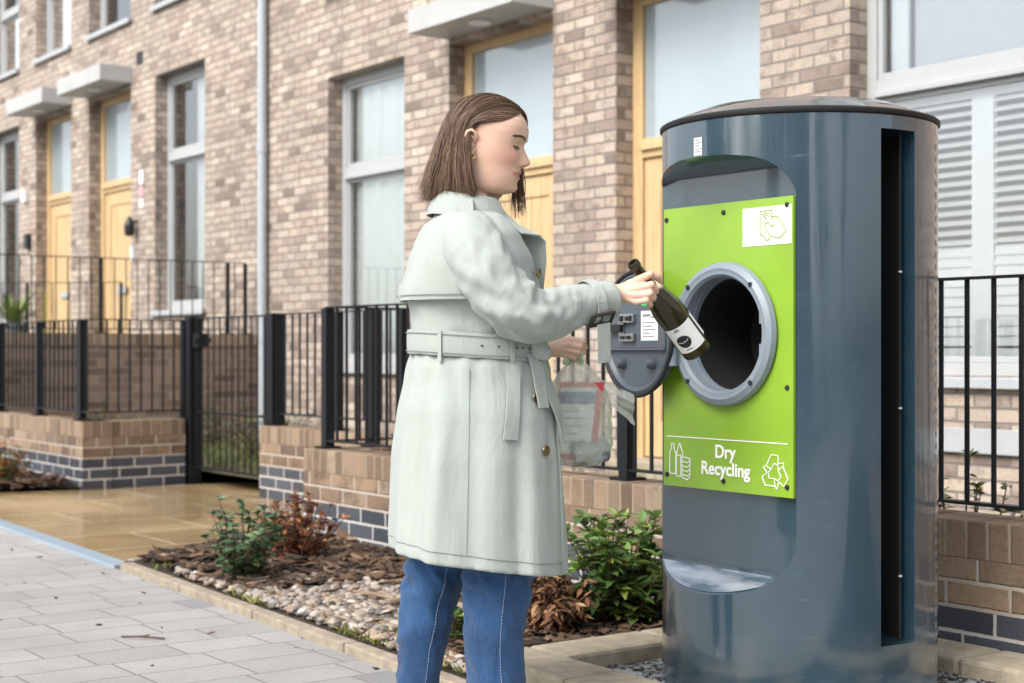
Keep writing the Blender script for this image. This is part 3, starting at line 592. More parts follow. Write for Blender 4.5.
b = MB(); b.lathe([(.03,0),(.03,.0025),(.001,.003)], D(.035,.105,.0005), dn, 24); obj('green_sticker', b, M('bright green sticker',(.08,.5,.1),.4), dr)
for z in (HZ-.06,HZ+.05):
    b = MB(); b.lathe([(.013,-.025),(.013,.025)], (-3.085,PF-.045,z), (0,0,1), 16); b.box(-3.09,-3.075,PF-.045,PF-.001,z-.02,z+.02); obj('door_hinge', b, m_ring, bn, smooth=40)
# slot fittings, seam strip, top label
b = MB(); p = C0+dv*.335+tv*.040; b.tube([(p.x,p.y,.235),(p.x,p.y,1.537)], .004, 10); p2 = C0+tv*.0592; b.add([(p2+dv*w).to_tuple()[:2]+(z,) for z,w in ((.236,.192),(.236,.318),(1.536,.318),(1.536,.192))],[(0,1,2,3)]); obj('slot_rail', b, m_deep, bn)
for z in (.40,.83,1.18):
    b = MB(); q2 = C0+dv*.345+tv*.03; b.ball((q2.x,q2.y,z), (.007,.007,.005), 6); obj('slot_bolt', b, m_chrome, bn)
b = MB(); a = R(118)
for k in range(44):
    z = .16+k*.0315; d1 = Vector((math.sin(a),-math.cos(a),0)); c_ = C0+d1*(RB-.0012); t1 = Vector((math.cos(a),math.sin(a),0)); b.bar((c_-t1*.008)+Vector((0,0,z)),(c_+t1*.008)+Vector((0,0,z)),.016,.004,up=d1)
obj('seam_clips', b, m_ring, bn)
b = MB(); a0, a1 = R(-2.4), R(2.4)
lv = [[(UC+(RB+h)*math.sin(a0+(a1-a0)*i/6),VC-(RB+h)*math.cos(a0+(a1-a0)*i/6),z) for i in range(7)] for h,z in ((0,1.485),(.0015,1.486),(.0015,1.532),(0,1.533))]
b.rings(lv, closed=False, cap0=False, cap1=False); lb = obj('rating_label', b, M('silver label',(.55,.57,.6),.4), bn)
b = MB()
for k,w in ((.526,.5),(.519,.8),(.511,.6),(.503,.8),(.496,.7)):
    pts = [(UC+(RB+.0019)*math.sin(a0+(a1-a0)*(.15+w*t)),VC-(RB+.0019)*math.cos(a0+(a1-a0)*(.15+w*t)),1+k) for t in (0,.33,.66,1)]
    for p_,q_ in zip(pts,pts[1:]): b.bar(p_,q_,.0018,.0008,up=(0,0,1) if False else (0,1,0))
obj('label_print', b, m_chrome, lb)
# grit on the slab
# ================================================================ GROUND COVER AND SHRUBS
def pebbles(name, area, n, r0, r1, mat, z0=.03, kind='stuff', squash=.62, chips=False):
    b = MB(); rnd = random.Random(len(name)*n)
    ico = bmesh.new(); bmesh.ops.create_icosphere(ico, subdivisions=1 if chips else 2, radius=1); iv = [v.co.copy() for v in ico.verts]; fi = [tuple(v.index for v in f.verts) for f in ico.faces]; ico.free()
    k = 0
    while k < n:
        x, y, zz = area(rnd)
        if x is None: continue
        k += 1; r = r0+(r1-r0)*rnd.random()**1.7
        rot = Matrix.Rotation(rnd.random()*6.28,3,'Z') @ Matrix.Rotation(rnd.uniform(-.35,.35),3,'X') @ Matrix.Rotation(rnd.uniform(-.35,.35),3,'Y')
        s = Vector((r*rnd.uniform(.8,1.5), r*rnd.uniform(.7,1.1), r*squash*rnd.uniform(.7,1.2)))
        if chips: s = Vector((r*rnd.uniform(1,2.4), r*rnd.uniform(.3,.7), r*rnd.uniform(.12,.3)))
        o3 = Vector((rnd.random()*50,0,0)); c = Vector((x,y,z0+zz+r*.25))
        vs = []
        for v in iv:
            q = v*(1+.22*noise.noise(v*1.1+o3)); vs.append(c + rot @ Vector((q.x*s.x,q.y*s.y,q.z*s.z)))
        b.add(vs, fi)
    o = obj(name, b, mat, smooth=180 if not chips else 0, fix=False); tag(o, kind=kind); return o
m_peb = islands('mixed pebbles', [(0,(.05,.04,.035)),(.15,(.13,.11,.1)),(.32,(.24,.18,.13)),(.5,(.27,.25,.235)),(.66,(.34,.25,.16)),(.82,(.40,.36,.31)),(.92,(.2,.12,.075)),(1,(.55,.52,.48))], .55, bump=.15)
m_bark = islands('bark chips', [(0,(.02,.013,.009)),(.4,(.05,.03,.018)),(.75,(.1,.055,.03)),(.93,(.16,.1,.06)),(1,(.28,.2,.13))], .85)
def edge_v(u): return 2.5 + (-3.5-u)*.054
def bed_left(v): return -6.62-.29*(v-2.64)/1.1
def a_peb(r):
    u = r.uniform(-6.1,-3.6); v = r.uniform(2.45,3.7)
    if v < edge_v(u)+.02: return None,0,0
    lim = 3.33+.12*math.sin(u*4)+r.gauss(0,.06)
    if u < -5.0: lim = 2.74+(u+6.1)*.55+r.gauss(0,.05)
    if v > lim or (u<-3.6 and u>-4.25 and v>2.62): return None,0,0
    return u,v,.02*r.random()
pebbles('pebble_gravel', a_peb, 7500, .008, .023, m_peb)
def a_bark(r):
    u = r.uniform(-6.85,-3.6); v = r.uniform(2.5,3.71)
    if v < edge_v(u)+.04 or u < bed_left(v)+.03: return None,0,0
    if u > -5.3 and v < 3.15 and not (u>-4.3 and v>2.6) and r.random() < .93: return None,0,0
    return u,v,.03*r.random()+.03*max(0,noise.noise((u*3,v*3,0)))
pebbles('bark_mulch', a_bark, 5200, .016, .04, m_bark, z0=.03, chips=True)
def a_bark2(r):
    u = r.uniform(-13,-10.45); v = r.uniform(3.02,3.83)
    if v < 3.2+( -10.62-u)*-.2-.1: return None,0,0
    return u,v,.05*r.random()
pebbles('side_bed_mulch', a_bark2, 1500, .02, .05, m_bark, z0=.03, chips=True)
def a_grit(r):
    u = r.uniform(-3.375,-2.3); v = r.uniform(2.65,3.5); d = math.hypot(u-UC, v-VC)
    if d < RB+.008: return None,0,0
    e = min(u+3.375, v-2.645, 3.5-v)
    if r.random() > math.exp(-max(0,min(e,d-RB))/.045): return None,0,0
    return u,v,0
pebbles('slab_grit', a_grit, 1500, .003, .010, islands('dark grit',[(0,(.01,.01,.012)),(.6,(.05,.045,.04)),(.9,(.1,.09,.08)),(1,(.35,.34,.32))],.8), z0=.076, chips=True)
def leaf(b, base, d, up, L, w, m=0, fold=.25, droop=.25):
    d = d.normalized(); sd = d.cross(up); sd = sd.normalized() if sd.length > 1e-4 else Vector((1,0,0)); n = sd.cross(d)
    row = []
    for t,ww in ((0,.12),(.3,.9),(.62,.85),(1,.04)):
        c = base + d*L*t - n*(droop*L*t*t); row.append((c-sd*w*ww+n*fold*w*ww, c, c+sd*w*ww+n*fold*w*ww))
    vs = [p for r_ in row for p in r_]; b.add(vs, [(i*3+j,i*3+j+1,(i+1)*3+j+1,(i+1)*3+j) for i in range(3) for j in (0,1)], m)
def shrub(label, loc, h, rad, nst, nlf, L, w, lm, sm, cat='shrub', group='shrubs in the planting bed', seed=1, name='shrub', spread=1.0, tip=.75, whorl=5, upr=.45):
    r = random.Random(seed); t = thing(name, label, cat, loc, group); st, lf = MB(), MB(); base = Vector(loc)
    for i in range(nst):
        a = r.random()*6.28; k = r.random()**.6; hh = h*(1-.45*k*k)*r.uniform(.7,1.05)
        end = base + Vector((math.cos(a)*rad*k, math.sin(a)*rad*k, hh)); mid = base.lerp(end,.5)+Vector((r.gauss(0,.02),r.gauss(0,.02),-hh*.06*k))
        b0 = base + Vector((math.cos(a)*rad*.12*k, math.sin(a)*rad*.12*k, -.01)); pts = [b0, b0.lerp(mid,.6), mid, mid.lerp(end,.6), end]
        st.tube(pts, [.005,.004,.0035,.003,.002], 5)
        for j in range(nlf):
            f = 1-(1-.22)*(r.random()**tip) if j > whorl else 1.0
            p = b0.lerp(end,f) if f < .999 else end; q = r.random()*6.28
            d = Vector((math.cos(q),math.sin(q),r.uniform(-.1,upr+.5*(f>.9)))); s = r.uniform(.6,1.1)*(.75 if f>.97 else 1)
            leaf(lf, p, d*spread, Vector((r.gauss(0,.3),r.gauss(0,.3),1)), L*s, w*s, fold=r.uniform(.1,.45), droop=r.uniform(.0,.5))
    obj('stems', st, sm, t, smooth=180); obj('foliage', lf, lm, t, smooth=180, fix=False); return t
m_stem = M('woody stem', (.09,.05,.03), .8)
G1 = islands('dark green leaf', [(0,(.035,.075,.035)),(.5,(.075,.135,.065)),(.85,(.13,.2,.1)),(1,(.26,.33,.12))], .35, trans=.15)
G2 = islands('fresh green leaf', [(0,(.04,.085,.025)),(.4,(.09,.17,.045)),(.75,(.17,.28,.08)),(.9,(.3,.4,.09)),(1,(.42,.5,.12))], .35, trans=.2)
RB_ = islands('russet leaf', [(0,(.07,.02,.01)),(.5,(.2,.065,.025)),(.85,(.32,.12,.05)),(1,(.45,.22,.07))], .6, trans=.15)
BR = islands('dead brown leaf', [(0,(.05,.02,.01)),(.5,(.15,.065,.03)),(.85,(.25,.12,.05)),(1,(.4,.25,.12))], .8)
OG = islands('orange green leaf', [(0,(.1,.13,.03)),(.5,(.2,.22,.05)),(.8,(.4,.18,.04)),(1,(.5,.1,.03))], .5, trans=.15)
shrub('small bushy dark green shrub at the sandstone corner of the bed', (-5.66,2.75,.03), .36, .22, 30, 22, .055, .017, G1, m_stem, seed=3)
shrub('small russet red shrub with upright twigs by the low wall', (-6.05,3.24,.03), .32, .21, 46, 22, .045, .011, RB_, m_stem, seed=5, upr=1.0)
shrub('large bright green leafy shrub between the woman and the bin', (-4.0,3.36,.03), .42, .28, 54, 26, .08, .019, G2, m_stem, seed=8, upr=.7)
shrub('withered brown plant hanging in dry leaves behind the jeans', (-4.0,3.05,.03), .27, .17, 40, 26, .06, .010, BR, m_stem, seed=11, upr=-.5)
shrub('little green seedling between the two jeans legs', (-4.05,2.71,.03), .2, .07, 9, 14, .05, .018, G2, m_stem, seed=14)
shrub('orange and green low shrub in the left bed', (-10.75,3.42,.03), .34, .2, 26, 20, .055, .015, OG, m_stem, seed=17, group='shrubs in the side bed')
for i,(x,y,h,rd,lab) in enumerate([(-3.25,4.25,.52,.25,'pale green shrub behind the railing just right of the bin'),(-2.75,4.2,.56,.28,'green shrub behind the railing at the right edge'),
      (-12.9,5.0,.42,.35,'low green plant at the foot of the dark retaining wall, nearest the street'),(-12.8,6.0,.5,.4,'low green plant at the foot of the retaining wall near the downpipe'),(-11.2,5.6,.45,.35,'green plant seen through the gate bars'),(-11.9,6.2,.4,.4,'green plant under the far net curtained window')]):
    shrub(lab, (x,y,.09), h, rd, 22, 18, .05, .014, G1 if i%2 else islands('olive leaf %d'%i,[(0,(.05,.07,.02)),(.6,(.12,.15,.05)),(1,(.28,.28,.1))],.5,trans=.15), m_stem, seed=30+i, group='plants in the front gardens')
# grass tufts in the gardens
b = MB(); r = random.Random(4)
for i in range(5000):
    u, v = r.uniform(-13.2,-7), r.uniform(4.9,6.6); leaf(b, Vector((u,v,.09)), Vector((r.gauss(0,.3),r.gauss(0,.3),1)), Vector((r.gauss(0,1),r.gauss(0,1),.1)), r.uniform(.04,.12), .004)
o = obj('grass', b, islands('grass blade',[(0,(.05,.08,.02)),(.6,(.12,.15,.04)),(1,(.25,.24,.1))],.7,trans=.2), fix=False); tag(o, kind='stuff')
b = MB()
for i in range(2500):
    u, v = r.uniform(-19,-13.5), r.uniform(4.0,6.5); leaf(b, Vector((u,v,.95)), Vector((r.gauss(0,.3),r.gauss(0,.3),1)), Vector((r.gauss(0,1),r.gauss(0,1),.1)), r.uniform(.08,.24), .006)
o = obj('terrace_grass', b, bpy.data.materials['grass blade'], fix=False); tag(o, kind='stuff')
# spiky potted plant on the terrace
t = thing('potted_plant', 'spiky green potted plant behind the far left railing', 'potted plant', (-17.6,5.7,.95))
b = MB(); b.lathe([(.12,.95),(.17,1.25),(.18,1.25),(.18,1.28),(.15,1.28),(.15,1.24),(.01,1.24)], (-17.6,5.7,0), n=24); obj('pot', b, M('grey pot',(.2,.2,.21)), t, smooth=40)
b = MB(); r = random.Random(2)
for i in range(46):
    a = r.random()*6.28; leaf(b, Vector((-17.6,5.7,1.25)), Vector((math.cos(a),math.sin(a),r.uniform(.5,2))), Vector((0,0,1)), r.uniform(.35,.6), .022, droop=.2)
obj('foliage', b, islands('yucca leaf',[(0,(.07,.13,.03)),(.6,(.15,.22,.05)),(1,(.32,.36,.12))],.5,trans=.2), t, fix=False)
b = MB(); b.tube([(-17.0,5.85,.95),(-16.93,5.85,1.62)], .022, 10); o = obj('yellow_pole', b, M('yellow paint',(.42,.4,.08),.6)); tag(o, 'leaning yellow pole on the raised terrace before the far door', 'pole')
# bits on the footpath
b = MB(); b.tube([(-4.99,1.985,.006),(-4.93,2.03,.010),(-4.87,2.09,.006)], .0035, 5); b.tube([(-4.93,2.03,.010),(-4.95,2.07,.008)], .002, 5); o = obj('twig', b, m_stem); tag(o, 'thin dry twig lying on the grey paving near the edging', 'twig')

def a_lit(r):
    u = r.uniform(-7.5,-3.3); v = edge_v(u)-.05-r.random()**2*.9
    return u,v,0
pebbles('leaf_litter', a_lit, 45, .004, .014, m_bark, z0=.001, chips=True)
b = MB(); r = random.Random(9)
for i in range(900):
    u = r.uniform(-6.5,-3.7)
    if noise.noise((u*2.2,1,0)) < .08: continue
    v = edge_v(u)+r.uniform(-.01,.09); leaf(b, Vector((u,v,.03)), Vector((r.gauss(0,.5),r.gauss(0,.5),.8)), Vector((r.gauss(0,1),r.gauss(0,1),.2)), r.uniform(.015,.05), .005)
o = obj('edge_moss', b, islands('moss blade',[(0,(.08,.1,.02)),(.6,(.17,.19,.04)),(1,(.3,.3,.08))],.8,trans=.2), fix=False); tag(o, kind='stuff')
# ================================================================ WOMAN (local frame: x forward, y her left, z up)
m_skin, nt, pb = newmat('skin'); L = nt.links
mxs = nd(nt,'Mix',data_type='RGBA'); tc = nd(nt,'TexCoord'); nn1 = nd(nt,'TexNoise',i_Scale=14.0,i_Detail=4.0); L.new(tc.outputs['Object'],nn1.inputs['Vector'])
L.new(ramp(nt,nn1.outputs['Fac'],[(.3,(.65,.40,.29)),(.7,(.75,.51,.385))]),mxs.inputs[6]); mxs.inputs[7].default_value = (.72,.28,.2,1); at_ = nd(nt,'Attribute',attribute_name='blush'); L.new(at_.outputs['Fac'],mxs.inputs[0]); L.new(mxs.outputs[2],pb.inputs['Base Color']); pb.inputs['Roughness'].default_value=.48
pb.inputs['Subsurface Weight'].default_value=.06; pb.inputs['Subsurface Radius'].default_value=(.6,.25,.15); pb.inputs['Subsurface Scale'].default_value=.012
n2 = nd(nt,'TexNoise',i_Scale=420.0); L.new(tc.outputs['Object'],n2.inputs['Vector']); bp_ = nd(nt,'Bump',i_Strength=.08,i_Distance=.004); L.new(n2.outputs['Fac'],bp_.inputs['Height']); L.new(bp_.outputs[0],pb.inputs['Normal'])
m_lips = M('lips', (.56,.22,.19), .4, .08, 60); m_blush = M('cheek', (.6,.33,.25), .5, .06, 30)
def cloth(name, c, var, rough, wscale, wbump, fold=.0):
    m, nt, p = newmat(name); L = nt.links; tc = nd(nt,'TexCoord'); v = tc.outputs['Object']
    n = nd(nt,'TexNoise',i_Scale=5.0,i_Detail=6.0); L.new(v,n.inputs['Vector']); f = nd(nt,'TexNoise',i_Scale=260.0,i_Detail=2.0); L.new(v,f.inputs['Vector'])
    s = mth(nt,'ADD',mth(nt,'MULTIPLY',n.outputs['Fac'],.6),mth(nt,'MULTIPLY',f.outputs['Fac'],.4))
    L.new(ramp(nt,s,[(.3,tuple(x*(1-var) for x in c)),(.7,tuple(min(1,x*(1+var)) for x in c))]),p.inputs['Base Color'])
    p.inputs['Roughness'].default_value = rough; p.inputs['Sheen Weight'].default_value = .15; p.inputs['Specular IOR Level'].default_value = .25
    w = nd(nt,'TexNoise',i_Scale=wscale,i_Detail=3.0); L.new(v,w.inputs['Vector']); b0 = nd(nt,'Bump',i_Strength=wbump,i_Distance=.002); L.new(w.outputs['Fac'],b0.inputs['Height'])
    if fold:
        mp = nd(nt,'Mapping',i_Scale=(9,9,3.2)); L.new(v,mp.inputs[0]); w2 = nd(nt,'TexNoise',i_Scale=1.0,i_Detail=4.0,i_Distortion=1.2); L.new(mp.outputs[0],w2.inputs['Vector'])
        b1 = nd(nt,'Bump',i_Strength=fold,i_Distance=.02); L.new(w2.outputs['Fac'],b1.inputs['Height']); L.new(b0.outputs[0],b1.inputs['Normal'])
        mp3 = nd(nt,'Mapping',i_Scale=(5,5,4)); mp3.inputs['Rotation'].default_value = (.6,.5,.2); L.new(v,mp3.inputs[0]); w3 = nd(nt,'TexNoise',noise_type='RIDGED_MULTIFRACTAL',i_Scale=1.3,i_Detail=2.0,i_Distortion=.6); L.new(mp3.outputs[0],w3.inputs['Vector'])
        b2 = nd(nt,'Bump',i_Strength=fold*.7,i_Distance=.012); L.new(w3.outputs['Fac'],b2.inputs['Height']); L.new(b1.outputs[0],b2.inputs['Normal']); L.new(b2.outputs[0],p.inputs['Normal'])
    else: L.new(b0.outputs[0],p.inputs['Normal'])
    return m
m_coat = cloth('pale mint coat cloth', (.365,.405,.375), .06, .85, 700, .35, .4)
m_jean = cloth('blue denim', (.028,.08,.19), .5, .85, 900, .7, .8)
m_stitch = M('denim stitching', (.35,.42,.52), .8); m_but = M('tortoiseshell button', (.12,.07,.03), .25, .5, 60, coat=.5); m_horn = M('dark buckle', (.03,.022,.018), .35, .2, 40)
m_hair = islands('brown hair', [(0,(.07,.037,.022)),(.35,(.125,.071,.043)),(.7,(.19,.112,.07)),(.9,(.28,.18,.115)),(1,(.42,.29,.19))], .4)
m_hair.node_tree.nodes['Principled BSDF'].inputs['Specular IOR Level'].default_value = .5
m_gold = M('gold', (.8,.55,.22), .25, .05, metal=1)
PW = Vector((-3.121,2.17,0)); PR = R(66)
pr = thing('person', 'woman in belted pale mint trench coat and blue jeans lowering a bottle', 'person', PW, rot=PR)
W2L = lambda p: Matrix.Rotation(-PR,3,'Z') @ (Vector(p)-PW)       # street to her own frame
# ---- head ----
FR = [(-.113,.052),(-.108,.070),(-.103,.082),(-.095,.0865),(-.086,.085),(-.079,.0865),(-.074,.0905),(-.069,.0895),(-.066,.0875),(-.062,.092),(-.057,.0915),(-.050,.0885),(-.044,.0885),(-.03,.0885),(-.015,.088),(0,.0865),(.006,.0875),(.018,.0945),(.028,.097),(.045,.0955),(.065,.087),(.085,.069),(.1,.045),(.108,.018),(.11,.0)]
FS = [(-.113,.052),(-.108,.068),(-.103,.078),(-.095,.0835),(-.08,.087),(-.06,.0885),(-.03,.0885),(0,.088),(.02,.092),(.045,.0935),(.065,.087),(.085,.069),(.1,.045),(.108,.018),(.11,.0)]
BK = [(-.113,-.058),(-.08,-.068),(-.06,-.08),(-.03,-.095),(0,-.1),(.03,-.1),(.06,-.092),(.085,-.074),(.1,-.05),(.108,-.02),(.11,-.001)]
WD = [(-.113,.040),(-.108,.046),(-.1,.051),(-.09,.0545),(-.075,.058),(-.06,.061),(-.04,.066),(-.015,.071),(.01,.074),(.03,.0755),(.05,.0735),(.07,.065),(.085,.053),(.1,.034),(.108,.014),(.11,.001)]
NH = [(-.053,0),(-.049,.004),(-.045,.0135),(-.041,.0205),(-.036,.0235),(-.03,.021),(-.022,.0155),(-.012,.0095),(-.002,.005),(.006,.0025),(.016,0)]
NS = [(-.05,.017),(-.04,.0135),(-.034,.0125),(-.02,.0095),(.0,.0075),(.015,.009)]
def lin(tab, x):
    if x <= tab[0][0]: return tab[0][1]
    for (a,p),(b,q) in zip(tab,tab[1:]):
        if x <= b: return p+(q-p)*(x-a)/(b-a)
    return tab[-1][1]
G = lambda d, s: math.exp(-(d/s)**2)
def head_pt(z, a):
    f, bk, w = lin(FR,z), lin(BK,z), lin(WD,z); ca, sa = math.cos(a), math.sin(a)
    if ca >= 0:
        p = .80+.15*min(1,max(0,(-.075-z)/.03))
        fs = lin(FS,z); k_ = 1-(1-.0)*0; x = fs*abs(ca)**p; y = w*math.copysign(abs(sa)**.92, sa)
        y *= 1-.10*(ca**2)*G(z+.07,.05)
    else: x = bk*abs(ca)**.9; y = w*math.copysign(abs(sa)**.95, sa)
    if ca > 0:
        x += (f-lin(FS,z))*G(y,.021)
        x += lin(NH,z)*G(y,lin(NS,z)) if -.053<z<.016 else 0
        ay = abs(y)
        x -= .006*G(ay-.0085,.0035)*G(z+.0495,.0028)
        x += .0045*G(ay-.0155,.0062)*G(z+.0425,.0065)                       # wings of the nose
        x -= .0115*G(ay-.029,.0140)*G(z+.002,.0115)                          # eye sockets
        x -= .006*G(ay-.017,.008)*G(z-.002,.012)
        x += .0035*G(ay-.03,.018)*G(z-.021,.006)                             # brow
        x += .004*G(ay-.038,.018)*G(z+.028,.018)                             # cheek bones
        x -= .0025*G(y,.0035)*G(z+.055,.005)                                  # philtrum
        x -= .002*G(ay-.025,.005)*G(z+.067,.008)                             # mouth corner
        x -= .0022*G(z+.0665,.0018)*G(y,.013)                                # mouth line
        x += .003*G(y,.016)*G(z+.096,.009)                                    # chin
        y -= math.copysign(.003*G(z+.055,.02)*(sa**2)*(1-sa**2)*4, y)
    return Vector((x,y,z if z > -.05 else -.05+(z+.05)*1.13))
PITCH = R(8.5); HO = Vector((.006,0,1.497)); YAW = R(-20); NK = Vector((-.03,0,-.10))
def headT(p, k=1.0):                                                     # tilt about the top of the neck, then place
    q = p-NK; c, s = math.cos(PITCH*k), math.sin(PITCH*k)
    q = Vector((q.x*c+q.z*s, q.y, -q.x*s+q.z*c)); c, s = math.cos(YAW), math.sin(YAW)
    return HO + NK + Vector((q.x*c-q.y*s, q.x*s+q.y*c, q.z))
NA = 128; hr = []; zs = [.1098,.108,.105]; z = .1
while z > -.0: zs.append(z); z -= .004
while z > -.1131: zs.append(z); z -= .0017
for z in zs: hr.append([headT(head_pt(z,2*PI*i/NA)) for i in range(NA)])
def ell(cx, rx, ry, z, cy=0, n=NA): return [Vector((cx+rx*math.cos(2*PI*i/n), cy+ry*math.sin(2*PI*i/n), z)) for i in range(n)]
ch = Vector(hr[-1][NA//2])
neck = [(.0,.056,.050,1.366),(-.016,.056,.050,1.345),(-.026,.057,.052,1.325),(-.034,.062,.06,1.305),(-.045,.07,.10,1.285),(-.03,.09,.15,1.25),(-.02,.105,.165,1.18),(-.015,.11,.15,1.08),(-.015,.11,.13,1.0),(-.02,.13,.16,.9),(-.025,.14,.17,.8),(-.03,.12,.15,.72)]
last = hr[-1]; e0 = ell(neck[0][0]-.003,neck[0][1],neck[0][2]*.98,neck[0][3]); hr.append([l.lerp(e,.55)+Vector((-.0,0,-.004)) for l,e in zip(last,e0)])
for cx,rx,ry,z in neck: hr.append(ell(cx,rx,ry,z))
bd = MB(); bd.rings(hr)
fcount = len(bd.f)
# material zones on the face: lips
cent = []
body_faces = list(bd.f)
def zone(f):
    return 0
nrow = len(zs)
for k,f in enumerate(body_faces[:-2]):
    r_, j = divmod(k, NA)
    if r_ < nrow-1:
        z = (zs[r_]+zs[r_+1])/2; a = 2*PI*(j+.5)/NA; p = head_pt(z,a)
        if math.cos(a) > 0:
            hw = .029; t = abs(p.y)/hw
            if t < 1:
                up = -.0575-.0075*t**2+.0012*G(abs(p.y)-.006,.004)-.001*G(p.y,.003); lo = -.0775+.0095*t**2
                if lo < z < up: bd.m[k] = 1
# ear (both sides)
for s in (1,-1):
    def E(x,o,z,s=s): return headT(Vector((x*.86-.023, s*(.0720+o), z*.86-.007)))
    helix = [E(.006,.000,.0),E(.007,.006,.012),E(.002,.011,.024),E(-.008,.014,.029),E(-.019,.015,.024),E(-.024,.014,.010),E(-.022,.012,-.006),E(-.015,.010,-.02),E(-.006,.007,-.031),E(.002,.002,-.031),E(.005,.0,-.02)]
    bd.tube(helix,[.003,.0036,.0038,.004,.004,.004,.004,.0042,.005,.0045,.003],8)
    bd.tube([E(.004,.002,-.004),E(-.004,.006,.012),E(-.014,.008,.012),E(-.016,.008,-.004),E(-.008,.005,-.018)],.0032,8)
    bd.rings([[E(-.008+.013*math.cos(t)-.004*math.sin(t)*0,o,.0+.029*math.sin(t)) for t in [2*PI*i/16 for i in range(16)]] for o in (-.006,.003)])
# ---- arms inside the coat, hands ----
def hand_mesh(wrist, d, pal, side, fingers, thumb):
    """wrist, d along the hand, pal = palm normal; fingers = list of joint lists"""
    h = MB(); 
    k0 = fingers
    for pts, rr_ in fingers + [thumb]: 
        h.tube(pts, rr_, 12)
        for p, q in zip(pts, rr_): h.ball(p, q*1.0, 6)
    return h
S = lambda x,y,z: W2L(Vector((.588*x-.809*y, .809*x+.588*y, z)))      # seen from the street: x right, y away, z up
Wr = S(.262,3.722,1.118)
kn = [S(.304,3.712,1.148),S(.309,3.700,1.130),S(.308,3.698,1.113),S(.303,3.702,1.097)]    # knuckles index..little
f_ = lambda *p: [S(*q) for q in p]
fing = [([Wr,kn[0]]+f_((.334,3.694,1.163),(.352,3.706,1.158),(.361,3.722,1.148)), [.018,.0115,.0095,.0085,.0072]),
        ([Wr,kn[1]]+f_((.336,3.686,1.137),(.347,3.700,1.128),(.350,3.716,1.122)), [.018,.012,.0098,.0088,.0075]),
        ([Wr,kn[2]]+f_((.333,3.686,1.117),(.342,3.702,1.108),(.344,3.720,1.104)), [.018,.0115,.0095,.0085,.0072]),
        ([Wr,kn[3]]+f_((.325,3.690,1.101),(.334,3.704,1.092),(.337,3.720,1.088)), [.017,.010,.0083,.0074,.0064])]
thumb = ([Wr]+f_((.290,3.745,1.140),(.318,3.762,1.150),(.345,3.764,1.145),(.362,3.757,1.135)), [.018,.014,.0115,.0098,.0082])
hm = hand_mesh(Wr,None,None,1,fing,thumb)
hm.rings([[Wr+ (S(0,0,0)-S(0,0,0)) + (S(dx,dy,dz)-S(0,0,0)) for dx,dy,dz in [(0,.014*math.cos(t),.024*math.sin(t)) for t in [2*PI*i/16 for i in range(16)]]],
          [ (kn[0]+kn[3])*.5*.6+Wr*.4 + (S(0,.014*math.cos(t)+.004,.029*math.sin(t))-S(0,0,0)) for t in [2*PI*i/16 for i in range(16)]],
          [ (kn[0]+kn[3])*.5 + (S(-.002,.011*math.cos(t)+.004,.029*math.sin(t))-S(0,0,0)) for t in [2*PI*i/16 for i in range(16)]]])
hm.tube([S(.19,3.722,1.103),S(.235,3.72,1.113),Wr,S(.275,3.72,1.12)],[.03,.025,.023,.02],16)
# left hand holding the bag handles
BH = (.168,4.055,.995)
lf_ = lambda *p: [S(BH[0]+q[0],BH[1]+q[1],BH[2]+q[2]) for q in p]
lw = lf_((-.075,.0,-.012))[0]
lfing = [([lw]+lf_((-.012,-.012,.012),(.018,-.014,.006),(.026,.004,-.008),(.012,.016,-.014)),[.017,.011,.0092,.0083,.007]),
         ([lw]+lf_((-.016,-.018,-.002),(.012,-.022,-.008),(.020,-.004,-.022),(.006,.010,-.026)),[.017,.0112,.0092,.0083,.007]),
         ([lw]+lf_((-.02,-.018,-.016),(.006,-.022,-.022),(.012,-.006,-.034),(-.002,.008,-.036)),[.016,.0105,.0088,.008,.0068]),
         ([lw]+lf_((-.026,-.014,-.028),(-.004,-.018,-.035),(.002,-.004,-.044),(-.010,.006,-.045)),[.015,.0095,.008,.007,.006])]
lth = ([lw]+lf_((-.045,.018,.012),(-.018,.026,.012),(.006,.022,.002),(.018,.012,-.004)),[.016,.0125,.0105,.009,.0078])
h2 = hand_mesh(lw,None,None,-1,lfing,lth); h2.tube([S(BH[0]-.16,BH[1]+.01,BH[2]-.01),lw,S(BH[0]-.03,BH[1]-.006,BH[2]-.012)],[.028,.023,.02],14)
h2.rings([[lw+(S(0,.013*math.cos(t),.022*math.sin(t))-S(0,0,0)) for t in [2*PI*i/16 for i in range(16)]],[S(BH[0]-.022+0,BH[1]-.010+.011*math.cos(t),BH[2]-.010+.025*math.sin(t)) for t in [2*PI*i/16 for i in range(16)]]])
for hh in (hm,h2):
    me_ = remeshed(hh,.0020,3,.5); bd.add([v.co.copy() for v in me_.vertices],[tuple(p.vertices) for p in me_.polygons]); bpy.data.meshes.remove(me_)
RS = [Vector(p) for p in ((-.055,-.150,1.262),(-.05,-.205,1.20),(.0,-.238,1.12),(.06,-.243,1.062),(.14,-.205,1.07),(.22,-.172,1.095))]
RS += [S(.215,3.723,1.108), S(.244,3.722,1.113)]
LS = [Vector(p) for p in ((-.055,.150,1.262),(-.05,.205,1.20),(-.02,.24,1.10),(.0,.245,1.02),(.08,.235,1.0))] + [S(BH[0]-.105,BH[1]+.006,BH[2]-.012)]
bd.tube(RS,[.05,.05,.046,.043,.04,.036,.032,.027],14); bd.tube(LS,[.05,.05,.046,.043,.038,.028],14)
LN = [(-.02,-.09,.8),(.0,-.085,.66),(.028,-.08,.50),(.032,-.08,.40),(.03,-.082,.28),(.028,-.085,.17),(.02,-.087,.08)]   # near (right) leg
